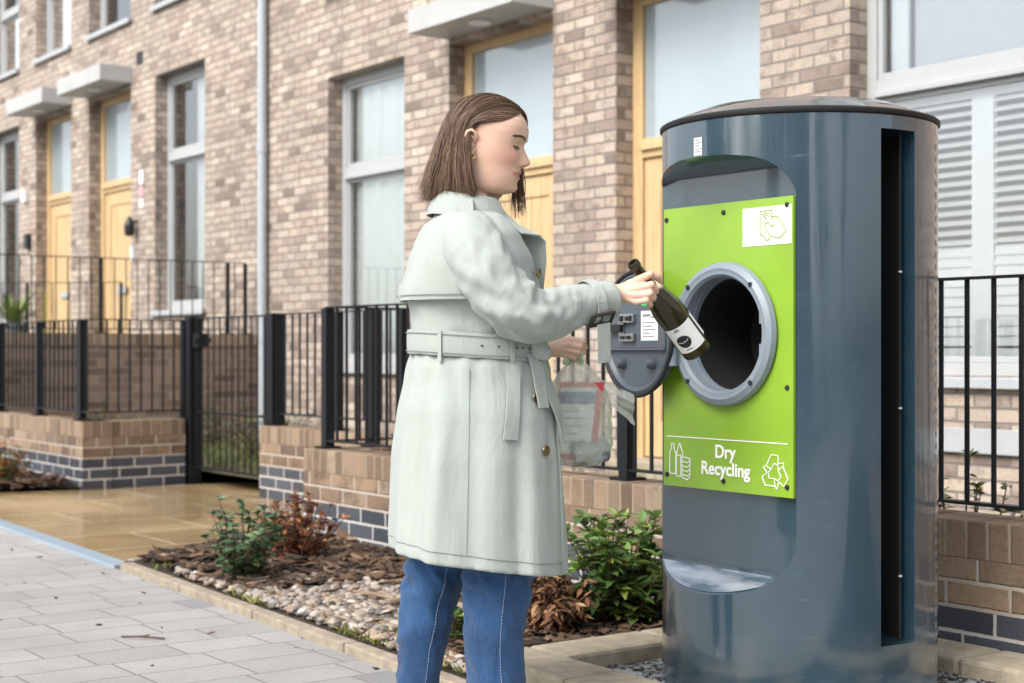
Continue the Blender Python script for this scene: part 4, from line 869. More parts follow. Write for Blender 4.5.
LF = [(-.03,.09,.8),(-.06,.10,.66),(-.098,.112,.50),(-.103,.114,.40),(-.115,.116,.28),(-.13,.118,.17),(-.15,.12,.08)]
for P in (LN,LF): bd.tube(P,[.08,.075,.056,.05,.047,.038,.032],16)
bo = obj('body', bd, [m_skin, m_lips], pr, smooth=180, local=True)
ba = bo.data.attributes.new('blush','FLOAT','POINT')
for r_ in range(nrow):
    for i in range(NA):
        p = head_pt(zs[r_],2*PI*i/NA)
        if p.x > 0:
            k = .42*G(abs(p.y)-.045,.02)*G(p.z+.034,.022)+.45*G(p.y,.014)*G(p.z+.04,.012)+.2*G(p.y,.02)*G(p.z+.095,.012)+.25*G(abs(p.y)-.03,.014)*G(p.z+.006,.012)
            ba.data[r_*NA+i].value = min(.6,k)
# eyes, lashes and brows
for s in (1,-1):
    c = headT(Vector((.0660,s*.030,-.003))); fw = headT(Vector((.16,s*.033,-.06)))-c; fw.normalize()
    b = MB(); b.ball(c,.0130,14); ey = obj('eye', b, M('eye white %d'%s,(.5,.46,.43),.3), pr, smooth=180, local=True)
    q = fw.to_track_quat('Z','Y').to_matrix(); b = MB(); b.lathe([(.0062,.0119),(.006,.0123),(.003,.0132),(.0004,.0134)], c, fw, 24, cap0=False); obj('iris', b, M('iris %d'%s,(.07,.06,.04),.15), ey, smooth=180, local=True)
    lt = [headT(Vector((.0665+.0133*math.cos(e)*math.cos(a), s*.031+.0133*math.cos(e)*math.sin(a), -.003+.0133*math.sin(e)))) for a,e in [(R(-64+128*i/10)*1.0, R(-12-7*math.cos(PI*(i-5)/5*.5)**1*0-9*math.sin(PI*i/10)) ) for i in range(11)]]
    # upper lid: a skin shell over the upper part of the eyeball
    lid_b = MB(); rows = []
    for k in range(9):
        row = []
        for i in range(15):
            a = R(-75+150*i/14); e0 = R(1-5*math.sin(PI*i/14)); e = e0+(R(85)-e0)*k/8; rad = .0144
            row.append(headT(Vector((.0656+rad*math.cos(e)*math.cos(a), s*.030+rad*math.cos(e)*math.sin(a), -.003+rad*math.sin(e)))))
        rows.append(row)
    lid_b.rings(rows, closed=False, cap0=False, cap1=False); obj('eyelid', lid_b, m_skin, pr, smooth=180, local=True)
    b = MB(); b.tube([p+ (headT(Vector((.0008,0,0)))-headT(Vector((0,0,0)))) for p in rows[0]], .0020, 6)
    for i in range(1,14,1):
        p = rows[0][i]; a = R(-75+150*i/14); b.tube([p, p+ (headT(Vector((.006*math.cos(a),.004*math.sin(a)+s*.001,-.0028)))-headT(Vector((0,0,0))))], [.0006,.0002], 4)
    obj('eyelashes', b, m_horn, pr, local=True)
    b = MB(); rnd = random.Random(3)
    for i in range(150):
        t = rnd.random(); yb = .014+.042*t; zb = .0165+.007*math.sin(PI*min(1,t*1.15)*.75)+rnd.uniform(-.0025,.0025)
        a = math.asin(max(-1,min(1,yb/.0745))); p = head_pt(zb,a)
        for _ in range(6):
            a += (yb-abs(p.y))*6; p = head_pt(zb,a)
        p.y *= s; p2 = p+Vector((-.002,s*.007,.002*(1-1.8*t))); b.tube([headT(p+Vector((.0005,0,0))),headT(p2+Vector((.0009,0,0)))],[.0008,.0003],4)
    obj('eyebrow', b, M('brow hair %d'%s,(.14,.085,.055),.6), pr, local=True)
b = MB(); e_ = headT(Vector((-.021,-.078,-.040)))
b.tube([e_+Vector((.0055*math.cos(t),-.001,-.004+.0065*math.sin(t))) for t in [2*PI*i/20 for i in range(21)]],.0016,8); obj('earring', b, m_gold, pr, smooth=180, local=True)
# ---- hair ----
def scalp(dv, off):
    c = Vector((-.001,0,.014)); rx, ry, rz = .0985+off, .0775+off, .0965+off
    k = 1/math.sqrt((dv.x/rx)**2+(dv.y/ry)**2+(dv.z/rz)**2); return c+dv*k
def sl(a, b, t):
    w = max(-1,min(1,a.dot(b))); th_ = math.acos(w)
    if th_ < 1e-4: return a.copy()
    return (a*math.sin((1-t)*th_)+b*math.sin(t*th_))/math.sin(th_)
sph = lambda ph,e: Vector((math.cos(R(e))*math.cos(R(ph)), math.cos(R(e))*math.sin(R(ph)), math.sin(R(e))))
hb = MB(); rnd = random.Random(21)
def strand(s, t, off, zend, wid, curl=0, far=False):
    er = 47+ t*133; root = sph(0,er) if er <= 90 else sph(180,180-er)
    if t < 0: root = sph(s*-t*62, 47-23*-t); t = 0
    root = (root+Vector((0,s*.03+.02*(t>0),0))).normalized()
    ph = (118+61*t**.8) if s < 0 else ((78+102*t**.75) if not far else 50+34*t)
    w = sph(s*(ph+rnd.gauss(0,2.5)), (6+8*(1-t) if s<0 else 2)+rnd.gauss(0,2))
    pts = [scalp(sl(root,w,k/8), off*(.55+.45*math.sin(PI*min(1,k/5)*.5))) for k in range(9)]
    p = pts[-1]; z0 = p.z; n = 7; dr = Vector((p.x,p.y,0)).normalized()
    for k in range(1,n+1):
        u = k/n; z = z0+(zend-z0)*u
        q = Vector((p.x,p.y,z)) + dr*(.018*math.sin(PI*u*.6)+(.012*u if t>.45 else -.004*u)+curl*u*u)
        if s < 0 and t < .5: q.x += .030*u*u*(1-2*t)       # tucked behind the ear
        if far: q.x += .012*u
        pts.append(q)
    for _ in range(2): pts = [pts[0]]+[(pts[i-1]+pts[i]*2+pts[i+1])/4 for i in range(1,len(pts)-1)]+[pts[-1]]
    fz = rnd.random()*90; pts = [q+Vector((noise.noise((q.z*14,fz,0)),noise.noise((q.z*14,fz,7)),0))*.0065*min(1,i_/6) for i_,q in enumerate(pts)]
    # the hanging part falls plumb although the head tilts
    out = []
    for i,q in enumerate(pts):
        g = headT(q)
        if i > 8:
            u = (i-8)/n; g = g.lerp(Vector((out[8].x+(q.x-pts[8].x)-.010*u*(0 if far else 1), g.y, out[8].z+(q.z-pts[8].z))), .85)
        out.append(g)
    k = len(out); hb.tube(out, [wid*.6]+[wid]*(k-4)+[wid*.8,wid*.55,wid*.2], 5, cap=False, flat=.6)
for i in range(3600):
    t = rnd.random()**.9; strand(-1, t, .004+.013*rnd.random(), -.116-.036*rnd.random()**.8-.012*t, rnd.uniform(.0004,.0011), rnd.gauss(0,.010))
for i in range(700):
    strand(-1, -rnd.random()**.8, .002+.010*rnd.random(), -.118-.03*rnd.random(), rnd.uniform(.0005,.0012), rnd.gauss(0,.008))
for i in range(1100):
    t = rnd.random(); strand(1, t, .004+.013*rnd.random(), -.125-.03*rnd.random(), rnd.uniform(.0006,.0016), rnd.gauss(0,.006))
for i in range(60):
    t = rnd.random(); strand(1, t*.5, .010+.012*rnd.random(), -.14-.035*rnd.random(), rnd.uniform(.0008,.0018), rnd.gauss(-.004,.007), far=True)
for i in range(140):
    t = rnd.random(); strand(-1, t, .016+.006*rnd.random(), -.12-.03*rnd.random(), .0006, rnd.gauss(0,.012))
hair = obj('hair', hb, m_hair, pr, smooth=180, local=True, fix=False)
cp = MB(); rows = []
for k in range(13):
    row = []
    for i in range(49):
        ph = -180+360*i/48; lim = 52-26*abs(ph)/90 if abs(ph)<90 else max(-45,26-90*(abs(ph)-90)/70)
        e = 90-(90-lim)*k/12; row.append(headT(scalp(sph(ph,e),.0035)))
    rows.append(row)
cp.rings(rows, cap0=False, cap1=False, closed=False); obj('hair_roots', cp, M('hair roots',(.05,.028,.018),.6,.3,40), hair, smooth=180, local=True)
# ---- coat ----
CF = [(.40,.197),(.47,.197),(.56,.195),(.68,.191),(.81,.184),(.93,.168),(.985,.152),(1.03,.150),(1.115,.146),(1.2,.128),(1.26,.095),(1.29,.072),(1.315,.05),(1.345,.03)]
CB = [(.40,-.224),(.47,-.222),(.56,-.216),(.68,-.208),(.81,-.197),(.93,-.180),(.985,-.166),(1.03,-.168),(1.115,-.184),(1.2,-.168),(1.26,-.148),(1.29,-.130),(1.315,-.112),(1.345,-.092)]
CW = [(.40,.232),(.47,.23),(.56,.225),(.68,.216),(.81,.203),(.93,.178),(.985,.162),(1.03,.164),(1.115,.19),(1.2,.20),(1.26,.194),(1.29,.165),(1.315,.105),(1.345,.06)]
def T(z, a, off=0.0):
    f, bk, w = interp(CF,z)+off, interp(CB,z)-off, interp(CW,z)+off; cx = (f+bk)/2; rx = (f-bk)/2; ca, sa = math.cos(a), math.sin(a)
    x = cx+rx*math.copysign(abs(ca)**.85,ca); y = w*math.copysign(abs(sa)**.85,sa)
    k = 0.0
    n3 = noise.noise(Vector((math.cos(a)*2.2,math.sin(a)*2.2,z*1.5+3))); n4 = noise.noise(Vector((math.cos(a)*4.5,math.sin(a)*4.5,z*1.1+9)))
    if z < .985:
        g = min(1,(.985-z)/.3); k = .018*g*n3+.016*g*n4+.008*g*max(-.3,1-abs(noise.noise(Vector((math.cos(a)*2.4+4,math.sin(a)*2.4,z*.8))))*4)+.0035*math.sin(a*19+2*n3)*math.exp(-((z-.95)/.06)**2)
    else:
        g = math.exp(-((z-1.06)/.07)**2); k = .012*g*noise.noise(Vector((a*2.6+z*9,z*14,1.7)))+.006*n3+.007*math.exp(-((z-1.09)/.09)**2)*max(-.3,1-abs(noise.noise(Vector((a*1.2+z*5,z*7,5))))*4)
    if z < .9: z = z+.055*(.2-x)/.4*min(1,(.9-z)/.4)-.028*0
    return Vector((x+k*ca,y+k*sa,z))
ct = MB(); NC = 96
zz = [.43+i*.0145 for i in range(int((1.345-.43)/.0145)+1)]
ct.rings([[T(z,2*PI*i/NC) for i in range(NC)] for z in zz])
def sleeve(P, rad, seed, mb, sub=10):
    pts, rr = [], []
    for i in range(len(P)-1):
        p0, p1, p2, p3 = P[max(i-1,0)], P[i], P[i+1], P[min(i+2,len(P)-1)]
        for k in range(sub):
            t = k/sub; pts.append(.5*((2*p1)+(p2-p0)*t+(2*p0-5*p1+4*p2-p3)*t*t+(3*p1-p0-3*p2+p3)*t**3)); rr.append(rad[i]+(rad[i+1]-rad[i])*t)
    pts.append(P[-1]); rr.append(rad[-1]); n = 40; rows = []; ref = None
    for i,p in enumerate(pts):
        d = (pts[min(i+1,len(pts)-1)]-pts[max(i-1,0)]).normalized()
        if ref is None: ref = d.cross(Vector((0,0,1))).normalized()
        ref = (ref-d*ref.dot(d)).normalized(); q = d.cross(ref); u = i/len(pts)
        row = []
        for j in range(n):
            t = 2*PI*j/n
            k = .010*noise.noise(Vector((math.cos(t)*1.3+seed,math.sin(t)*1.3,u*13+math.sin(t)*2.0)))+.006*noise.noise(Vector((math.cos(t)*2.5+seed,math.sin(t)*2.5,u*26)))
            k *= 1.1*math.exp(-((u-.5)/.28)**2)+.2
            rg = 1-abs(noise.noise(Vector((math.cos(t-u*3)*1.6+seed,math.sin(t-u*3)*1.6,u*11))))*3.2; k += .007*max(-.4,rg)*(math.exp(-((u-.55)/.22)**2)+.15)
            if u > .96: k *= .3
            row.append(p+(ref*math.cos(t)+q*math.sin(t))*(rr[i]+k))
        rows.append(row)
    mb.rings(rows); return pts, rr
SR = [Vector(p) for p in ((-.045,-.115,1.262),(-.05,-.172,1.225),(-.018,-.222,1.145),(.05,-.236,1.068),(.13,-.207,1.068),(.21,-.172,1.088))]+[S(.243,3.722,1.104)]
spts, srr = sleeve(SR, [.062,.072,.070,.065,.057,.050,.047], 2.0, ct)
SL = [Vector(p) for p in ((-.045,.115,1.262),(-.05,.172,1.225),(-.03,.222,1.11),(.0,.235,1.03),(.08,.225,1.005))]+[S(BH[0]-.115,BH[1]+.006,BH[2]-.012)]
sleeve(SL, [.078,.084,.078,.07,.06,.054], 5.0, ct)
cme = remeshed(ct, .005, 5, .5)
coat = obj('coat', cme, m_coat, pr, smooth=180, local=True)
def shell(name, rows, th, mat, parent, closed=False):          # thin cloth piece with real thickness from a grid of points
    b = MB(); n = len(rows[0]); inn = []
    N_ = []
    for i,r_ in enumerate(rows):
        for j,p in enumerate(r_):
            du = rows[min(i+1,len(rows)-1)][j]-rows[max(i-1,0)][j]; dw = r_[min(j+1,n-1)]-r_[max(j-1,0)]; nn = du.cross(dw); N_.append(nn.normalized() if nn.length>1e-9 else Vector((0,0,1)))
    vs = [p for r_ in rows for p in r_]; m = len(vs); vs2 = [p+q*th for p,q in zip(vs,N_)]; b.v = [tuple(p) for p in vs+vs2]; R_ = len(rows)
    def F(*f): b.f.append(f); b.m.append(0)
    for i in range(R_-1):
        for j in range(n-1):
            a_,b_,c_,d_ = i*n+j,i*n+j+1,(i+1)*n+j+1,(i+1)*n+j; F(a_,b_,c_,d_); F(d_+m,c_+m,b_+m,a_+m)
    for i in range(R_-1):
        for j in (0,n-1): F(i*n+j,(i+1)*n+j,(i+1)*n+j+m,i*n+j+m)
    for j in range(n-1):
        for i in (0,R_-1): F(i*n+j,i*n+j+1,i*n+j+1+m,i*n+j+m)
    return obj(name, b, mat, parent, smooth=50, local=True)
def tw(z, a, off): return T(z, a, off)
# storm flap across the back
shell('storm_flap', [[tw(z,R(a),.008+.010*((1.29-z)/.19)**2) for a in range(97,262,5)] for z in [1.10+.019*i for i in range(11)]], .003, m_coat, coat)
# belt with keeper, eyelets, knot and hanging tail
BZ = lambda a: .989-.012*math.cos(a)
shell('belt', [[Vector((*tw(.988,R(a),.0125+.002*math.sin(k*PI/4)).xy, BZ(R(a))-.029+.058*k/4+.002*noise.noise(Vector((a*.12,k*.5,0))))) for a in range(-180,186,5)] for k in range(5)], .0035, m_coat, coat)
def on(z, a, off): p = T(z,R(a),off); return p
b = MB(); p = on(.985,-52,.026); b.ball(p,(.022,.018,.03),10); b.ball(p+Vector((.012,-.004,-.012)),(.018,.014,.02),8); b.ball(p+Vector((-.004,-.004,.012)),(.02,.013,.014),8); me_ = remeshed(b,.003,4); obj('belt_knot', me_, m_coat, coat, smooth=180, local=True)
tail = []
for i in range(15):
    u = i/14; z = .975-.27*u; a = -50+26*u; c = on(z,a,.012); d = on(z,a+6,.012)-on(z,a-6,.012); d.normalize(); wdt = .020+.004*math.sin(u*5); tail.append([c-d*wdt+Vector((0,0,-.004*0)), c-d*wdt*.4+Vector((0,-.002,0)), c+d*wdt*.4+Vector((0,-.002,0)), c+d*wdt+Vector((0,0,-.0))])
tail[-1][0] += Vector((0,0,.022)); tail[-1][1] += Vector((0,0,.012))
shell('belt_tail', tail, .003, m_coat, coat)
tl2 = []
for i in range(9):
    u = i/8; z = .97-.13*u; a = -56+3*u; c = on(z,a,.010); d = on(z,a+6,.010)-on(z,a-6,.010); d.normalize(); tl2.append([c-d*.018,c+d*.018])
shell('belt_loose_end', tl2, .003, m_coat, coat)
for a in (-128,-76): shell('belt_loop', [[Vector((*tw(.988,R(a+k*1.6),.019).xy, .953+.074*i/5)) for k in (-1,0,1)] for i in range(6)], .003, m_coat, coat)
b = MB()
for a in (-95,-86,-72,-66,-60):
    p = tw(.988,R(a),.0165); nn = (p-Vector((-.01,0,p.z))).normalized(); b.lathe([(.0028,0),(.002,.001),(.0004,.001)], Vector((p.x,p.y,BZ(R(a)))), nn, 10)
obj('belt_eyelets', b, m_horn, coat, local=True)
m_seam = M('coat seam thread', (.25,.295,.265), .9, .05)
def seam(pts): 
    b = MB(); b.tube(pts,.0011,5); obj('seam', b, m_seam, coat, local=True)
seam([T(.462,R(a),.0012) for a in range(-180,181,4)])
seam([T(.465+.018*k,R(-104),.0004) for k in range(27)])
seam([tw(1.112,R(a),.0195-.0005) for a in range(98,262,4)])
seam([Vector((*tw(.988,R(a),.0163).xy, BZ(R(a))+.022)) for a in range(-180,181,4)]); seam([Vector((*tw(.988,R(a),.0163).xy, BZ(R(a))-.022)) for a in range(-180,181,4)])
seam([on(z_,-36,.0055) for z_ in [.44+.02*i for i in range(26)]])
# buttons, pocket welt, front edge
for z,a in ((.735,-52),(.865,-57)):
    p = on(z,a,.003); nn = (on(z,a,.02)-p).normalized(); b = MB(); b.lathe([(.0125,0),(.0135,.002),(.0125,.0045),(.008,.0035),(.001,.0035)], p, nn, 20); obj('button', b, m_but, coat, smooth=40, local=True)
pk = []
for i in range(9):
    u = i/8; z = .925-.165*u; a = -76-5*u; pk.append([on(z,a-5,.005),on(z,a,.006),on(z,a+5,.005)])
shell('pocket_welt', pk, .003, m_coat, coat)
shell('front_edge', [[on(z,a,.004) for a in (-33,-30,-27,-24,-20,-10,0,10)] for z in [.435+.02*i for i in range(27)]], .003, m_coat, coat)
# collar and lapels
NCX = -.032
def colr(a, k):
    fr = (1-math.cos(a))/2                                     # 0 front .. 1 back
    r0 = .066; z0 = 1.330+.020*fr; steps = [(r0-.004,z0-.02),(r0,z0+.012),(r0+.006,z0+.016),(r0+.014,z0+.005),(r0+.024,z0-.020),(r0+.034-.006*fr,z0-.046+.010*fr)]
    r_, z = steps[k]; return Vector((NCX+.006*(1-fr)+r_*1.05*math.cos(a), r_*math.sin(a)*1.1, z+.004*noise.noise(Vector((a*2,k,0)))))
shell('collar', [[colr(R(a),k) for a in range(35,326,6)] for k in range(6)], .003, m_coat, coat)
for s in (-1,1):
    pts = [[(.028,1.335,.052),(.055,1.300,.066),(.085,1.262,.098)],[(.045,1.325,.040),(.085,1.285,.056),(.132,1.258,.082)],[(.062,1.290,.036),(.108,1.252,.05),(.150,1.246,.070)],[(.098,1.215,.034),(.128,1.205,.045),(.154,1.200,.062)],[(.128,1.14,.03),(.14,1.135,.036),(.150,1.128,.044)]]
    shell('lapel', [[Vector((x,s*y*1.0,z)) for x,z,y in r_] for r_ in pts], .004*s, m_coat, coat)
p = on(1.165,-38,.010); b = MB(); b.lathe([(.0115,0),(.012,.002),(.011,.004),(.001,.0032)], p, (p-on(1.165,-38,-.02)).normalized(), 20); obj('button', b, m_but, coat, smooth=40, local=True)
for s in (-1,1):
    shell('epaulette', [[Vector((-.05+.017*w-.002*i, s*(.075+.013*i), 1.353-.0042*i-.0006*i*i)) for w in (-1,0,1)] for i in range(9)], .003*s, m_coat, coat)
# cuff strap with buckle on the near sleeve
def ringat(i, w, off):
    p = spts[i]; d = (spts[i+1]-spts[i-1]).normalized(); ref = d.cross(Vector((0,0,1))).normalized(); q = ref.cross(d)
    return [[p+d*k+(ref*math.cos(t)+q*math.sin(t))*(srr[i]+off) for t in [2*PI*j/32 for j in range(33)]] for k in (-w/2,0,w/2)]
i_c = len(spts)-8
shell('cuff_strap', ringat(i_c,.026,.005), .003, m_coat, coat)
d = (spts[i_c+1]-spts[i_c-1]).normalized(); ref = d.cross(Vector((0,0,1))).normalized(); ref = ref if ref.y < 0 else -ref; q = Vector((0,0,1))-d*d.z; q.normalize()
bc = spts[i_c]+(ref*math.cos(R(-44))+q*math.sin(R(-44)))*(srr[i_c]+.010); bt = (-ref*math.sin(R(-44))+q*math.cos(R(-44)))
b = MB(); w_, h_ = .030, .017; cor = [bc+d*w_+bt*h_, bc-d*w_+bt*h_, bc-d*w_-bt*h_, bc+d*w_-bt*h_]
for p_,q_ in zip(cor,cor[1:]+cor[:1]): b.tube([p_,q_],.0042,8); b.ball(p_,.0042,5)
b.tube([bc+bt*h_,bc-bt*h_],.002,6); obj('cuff_buckle', b, m_horn, coat, smooth=60, local=True)
shell('cuff_strap_end', [[bc-bt*.012*0+d*(w+.010*u)-Vector((0,0,.010+.095*u))+ref*(.006-.012*u) for w in (-.018,0,.018)] for u in [k/8 for k in range(9)]], .0028, m_coat, coat)
b = MB(); ws = LS[-1].lerp(lw,.72); dw = (lw-LS[-1]).normalized(); xr = dw.cross(Vector((0,0,1))).normalized(); yr = xr.cross(dw)
b.tube([ws+(xr*math.cos(t)*.031+yr*math.sin(t)*.031) for t in [2*PI*k/24 for k in range(25)]],.004,8); obj('bracelet', b, m_horn, pr, smooth=180, local=True)
# ---- jeans and shoes ----
def leg(P, rad, seed, mb):
    rows = []; n = 36; m = 50
    for i in range(m+1):
        t = i/m*(len(P)-1); k = min(int(t),len(P)-2); f = t-k; f2 = f*f*(3-2*f)*.4+f*.6; p = Vector(P[k]).lerp(Vector(P[k+1]),f2); r_ = rad[k]+(rad[k+1]-rad[k])*f2; row = []
        for j in range(n):
            a = 2*PI*j/n; w = .006*noise.noise(Vector((math.cos(a)*1.2+seed,math.sin(a)*1.2,p.z*16)))+.004*max(-.3,1-abs(noise.noise(Vector((math.cos(a)*1.1+seed,math.sin(a)*1.1,p.z*22+math.cos(a)*1.5))))*4)*(1+1.3*math.exp(-((p.z-.42)/.07)**2)) + .0025*math.sin(p.z*150+a*2)*math.exp(-((p.z-.43)/.035)**2)
            row.append(p+Vector((math.cos(a)*(r_+w)*1.03,math.sin(a)*(r_+w)*.95,0)))
        rows.append(row)
    mb.rings(rows); return rows
NP = [(-.02,-.085,.80),(.01,-.085,.62),(.033,-.08,.47),(.028,-.08,.39),(.019,-.082,.28),(.024,-.084,.17),(.018,-.086,.06)]
NR = [.10,.09,.084,.079,.071,.0675,.062]
FP = [(-.03,.085,.80),(-.055,.095,.62),(-.088,.105,.45),(-.104,.11,.37),(-.126,.112,.25),(-.138,.114,.14),(-.150,.116,.055)]
FRd = [.10,.09,.080,.072,.062,.052,.048]
jm = MB(); rn = leg(NP,NR,1,jm); rf = leg(FP,FRd,6,jm); jm.rings([ell(-.02,.12,.13,.99),ell(-.02,.135,.15,.9),ell(-.02,.13,.165,.76)])
jeans = obj('jeans', remeshed(jm,.006,3), m_jean, pr, smooth=180, local=True)
for rows,ja in ((rn,27.3),(rf,28.6)):
    b = MB()
    for i in range(18,50):
        j = int(ja); c0 = rows[i][j]; c1 = rows[i+1][j] if i+1 < len(rows) else c0; ctr = sum(rows[i],Vector())/36
        for k in range(2):
            p0 = c0.lerp(c1,k/2); p1 = c0.lerp(c1,k/2+.33); o_ = (p0-ctr).normalized()*.0016; b.tube([p0+o_,p1+o_],.0007,5)
    obj('seam_stitching', b, m_stitch, jeans, local=True)
for (x,y,z,yaw) in ((.06,-.086,0,0),(-.10,.116,0,.15)):
    b = MB(); rows = []
    for k in range(15):
        u = k/14; xx = -.085+.27*u; w = .045*math.sin(PI*min(1,max(.02,u*.93+.05)))**.45*(.82+.25*u if u<.75 else 1.0); h = .085-.05*max(0,(u-.25)/.75)**.8; rows.append([Vector((x+xx-.02, y+w*math.cos(t), max(.004,.012+(h*(.5+.5*math.sin(t)))))) for t in [2*PI*i/20 for i in range(20)]])
    b.rings(rows); obj('shoe', b, M('white trainer %d'%int(y*100),(.7,.7,.69),.5), pr, smooth=60, local=True)
# ================================================================ BOTTLE IN HER HAND
Bm = Vector((.588*.2926-.809*3.73, .809*.2926+.588*3.73, 1.1945)); Bb = Vector((.588*.4655-.809*3.85, .809*.4655+.588*3.85, .982))
bx = (Bm-Bb).normalized(); Bb = Bm-bx*.302
bt_ = thing('wine_bottle', 'dark green glass wine bottle with white label, held tilted at the bin mouth', 'bottle', Bb)
m_bot, nt, pb = newmat('dark bottle glass'); pb.inputs['Base Color'].default_value = (.055,.045,.012,1); pb.inputs['Roughness'].default_value = .05; pb.inputs['Transmission Weight'].default_value = .55; pb.inputs['IOR'].default_value = 1.5
prof = [(.002,.006),(.034,.0),(.0385,.002),(.0395,.006),(.0395,.135),(.0385,.150),(.034,.172),(.027,.195),(.020,.215),(.0158,.232),(.0142,.25),(.0138,.285),(.0155,.286),(.0155,.298),(.0138,.301),(.0105,.301),(.010,.26),(.0125,.235),(.030,.172),(.0355,.135),(.0355,.012),(.002,.014)]
b = MB(); b.lathe(prof, Bb, bx, 56); obj('glass', b, m_bot, bt_, smooth=40)
cd = (Vector((0,0,.98))-Bb); cd -= bx*cd.dot(bx); cd.normalize(); ce = bx.cross(cd)
def bs(a, h, r): return Bb+bx*h+(cd*math.cos(a)+ce*math.sin(a))*r
def patch(b, a0, a1, h0, h1, r, n=20):
    b.rings([[bs(a0+(a1-a0)*i/n,h,rr_) for i in range(n+1)] for h,rr_ in ((h0,r-.0003),(h0,r),(h1,r),(h1,r-.0003))], closed=False, cap0=False, cap1=False)
b = MB(); patch(b,R(-68),R(48),.026,.104,.0400); lb_ = obj('front_label', b, m_wht, bt_, smooth=60)
b = MB(); patch(b,R(62),R(120),.036,.104,.0400); obj('back_label', b, m_wht, bt_, smooth=60)
b = MB(); ac, hc, rr_ = R(-22), .060, .0185; rows = []
for k in range(9): rows.append([bs(ac+rr_*k/8*math.cos(t)/.0402, hc+rr_*k/8*math.sin(t), .0403) for t in [2*PI*i/32 for i in range(32)]])
b.rings(rows[1:], cap1=False); obj('label_disc', b, m_black, lb_, smooth=180)
b = MB(); b.tube([bs(ac+x/.0405,hc+y,.0406) for x,y in ((-.014,.002),(-.008,.0),(-.003,-.002),(.001,.001),(.005,-.001),(.014,.004))],.0006,6)
obj('label_stroke', b, m_wht, lb_)
b = MB()
for h,a0,a1 in ((.0335,-34,-8),(.098,-30,-14),(.094,-34,-10)): patch(b,R(a0),R(a1),h,h+.0022,.0403,8)
obj('label_print', b, m_black, lb_)
# ================================================================ CARRIER BAG
Sp = lambda x,y,z: Vector((.588*x-.809*y, .809*x+.588*y, z))
HB = Sp(*BH)
bag = thing('carrier_bag', 'pale green see-through plastic bag of recycling hanging from her left hand', 'carrier bag', HB-Vector((0,0,.3)))
m_film, nt, pb = newmat('pale green plastic film'); L = nt.links
pb.inputs['Base Color'].default_value = (.9,.95,.88,1); pb.inputs['Roughness'].default_value = .14; pb.inputs['Specular IOR Level'].default_value = .7
tr = nd(nt,'BsdfTransparent'); tr.inputs[0].default_value = (.96,.99,.95,1); mx = nd(nt,'MixShader',i_0=.40); lw_ = nd(nt,'LayerWeight',i_Blend=.35)
f2 = mth(nt,'ADD',mth(nt,'MULTIPLY',lw_.outputs['Facing'],.5),.42); L.new(f2,mx.inputs[0]); L.new(tr.outputs[0],mx.inputs[1]); tl_ = nd(nt,'BsdfTranslucent'); tl_.inputs[0].default_value = (.92,.98,.88,1); m2 = nd(nt,'MixShader',i_0=.35); L.new(pb.outputs[0],m2.inputs[1]); L.new(tl_.outputs[0],m2.inputs[2]); L.new(m2.outputs[0],mx.inputs[2]); L.new(mx.outputs[0],nt.nodes['Material Output'].inputs[0])
tc = nd(nt,'TexCoord'); wv = nd(nt,'TexNoise',i_Scale=22.0,i_Detail=4.0,i_Distortion=1.5); L.new(tc.outputs['Object'],wv.inputs['Vector']); bb = nd(nt,'Bump',i_Strength=1.0,i_Distance=.015); L.new(wv.outputs['Fac'],bb.inputs['Height']); L.new(bb.outputs[0],pb.inputs['Normal'])
prof = [(.005,.014,.012),(-.015,.018,.014),(-.035,.034,.024),(-.06,.052,.038),(-.10,.070,.05),(-.15,.080,.058),(-.20,.085,.062),(-.25,.086,.062),(-.285,.076,.055),(-.305,.052,.04),(-.312,.015,.012)]
b = MB(); rows = []; n = 56
for k in range(45):
    t = k/44*(len(prof)-1); i = min(int(t),len(prof)-2); f = t-i; z,wx,wy = [prof[i][q]+(prof[i+1][q]-prof[i][q])*f for q in range(3)]; row = []
    for j in range(n):
        a = 2*PI*j/n; pl = math.sin(a*9+2*math.sin(z*20))*.07*math.exp(z*11)*1.6+.16*noise.noise(Vector((math.cos(a)*2.6,math.sin(a)*2.6,z*16)))+.08*noise.noise(Vector((math.cos(a)*6,math.sin(a)*6,z*30)))
        row.append(Sp(BH[0]+.012*(1-math.exp(z*10))+wx*(1+pl)*math.cos(a), BH[1]+wy*(1+pl)*math.sin(a), BH[2]-.030+z*.93+.006*math.sin(a*3)*(-z*3)))
    rows.append(row)
b.rings(rows); obj('film', b, m_film, bag, smooth=180)
b = MB()
for o in (-.012,.014):
    b.tube([Sp(BH[0]-.02+o*.5,BH[1]+o,BH[2]-.055),Sp(BH[0]-.02,BH[1]+o,BH[2]-.02),Sp(BH[0]-.004,BH[1]+o*.7,BH[2]+.006),Sp(BH[0]+.016,BH[1]+o,BH[2]-.02),Sp(BH[0]+.012,BH[1]+o*.5,BH[2]-.055)],[.011,.009,.007,.009,.012],10,flat=.6)
obj('handles', b, M('pale green plastic',(.5,.66,.40),.4,.1,20,bump=.3), bag, smooth=180)
b = MB(); rows = []
for k in range(13):
    u = k/12; row = []
    for j in range(21):
        w = j/20; x = .055+.105*u; zt = -.055-.05*u; zb = -.12-.045*u*(.5+u); nn = noise.noise(Vector((u*4,w*5,2)))
        row.append(Sp(BH[0]+x+.008*nn, BH[1]+.055+.03*math.sin(w*9+u*2)*(.25+.6*u)+.012*nn, BH[2]-.03+zt+(zb-zt)*w+.008*noise.noise(Vector((u*5,w*3,7)))))
    rows.append(row)
b.rings(rows, closed=False, cap0=False, cap1=False); obj('film_fold', b, m_film, bag, smooth=180)
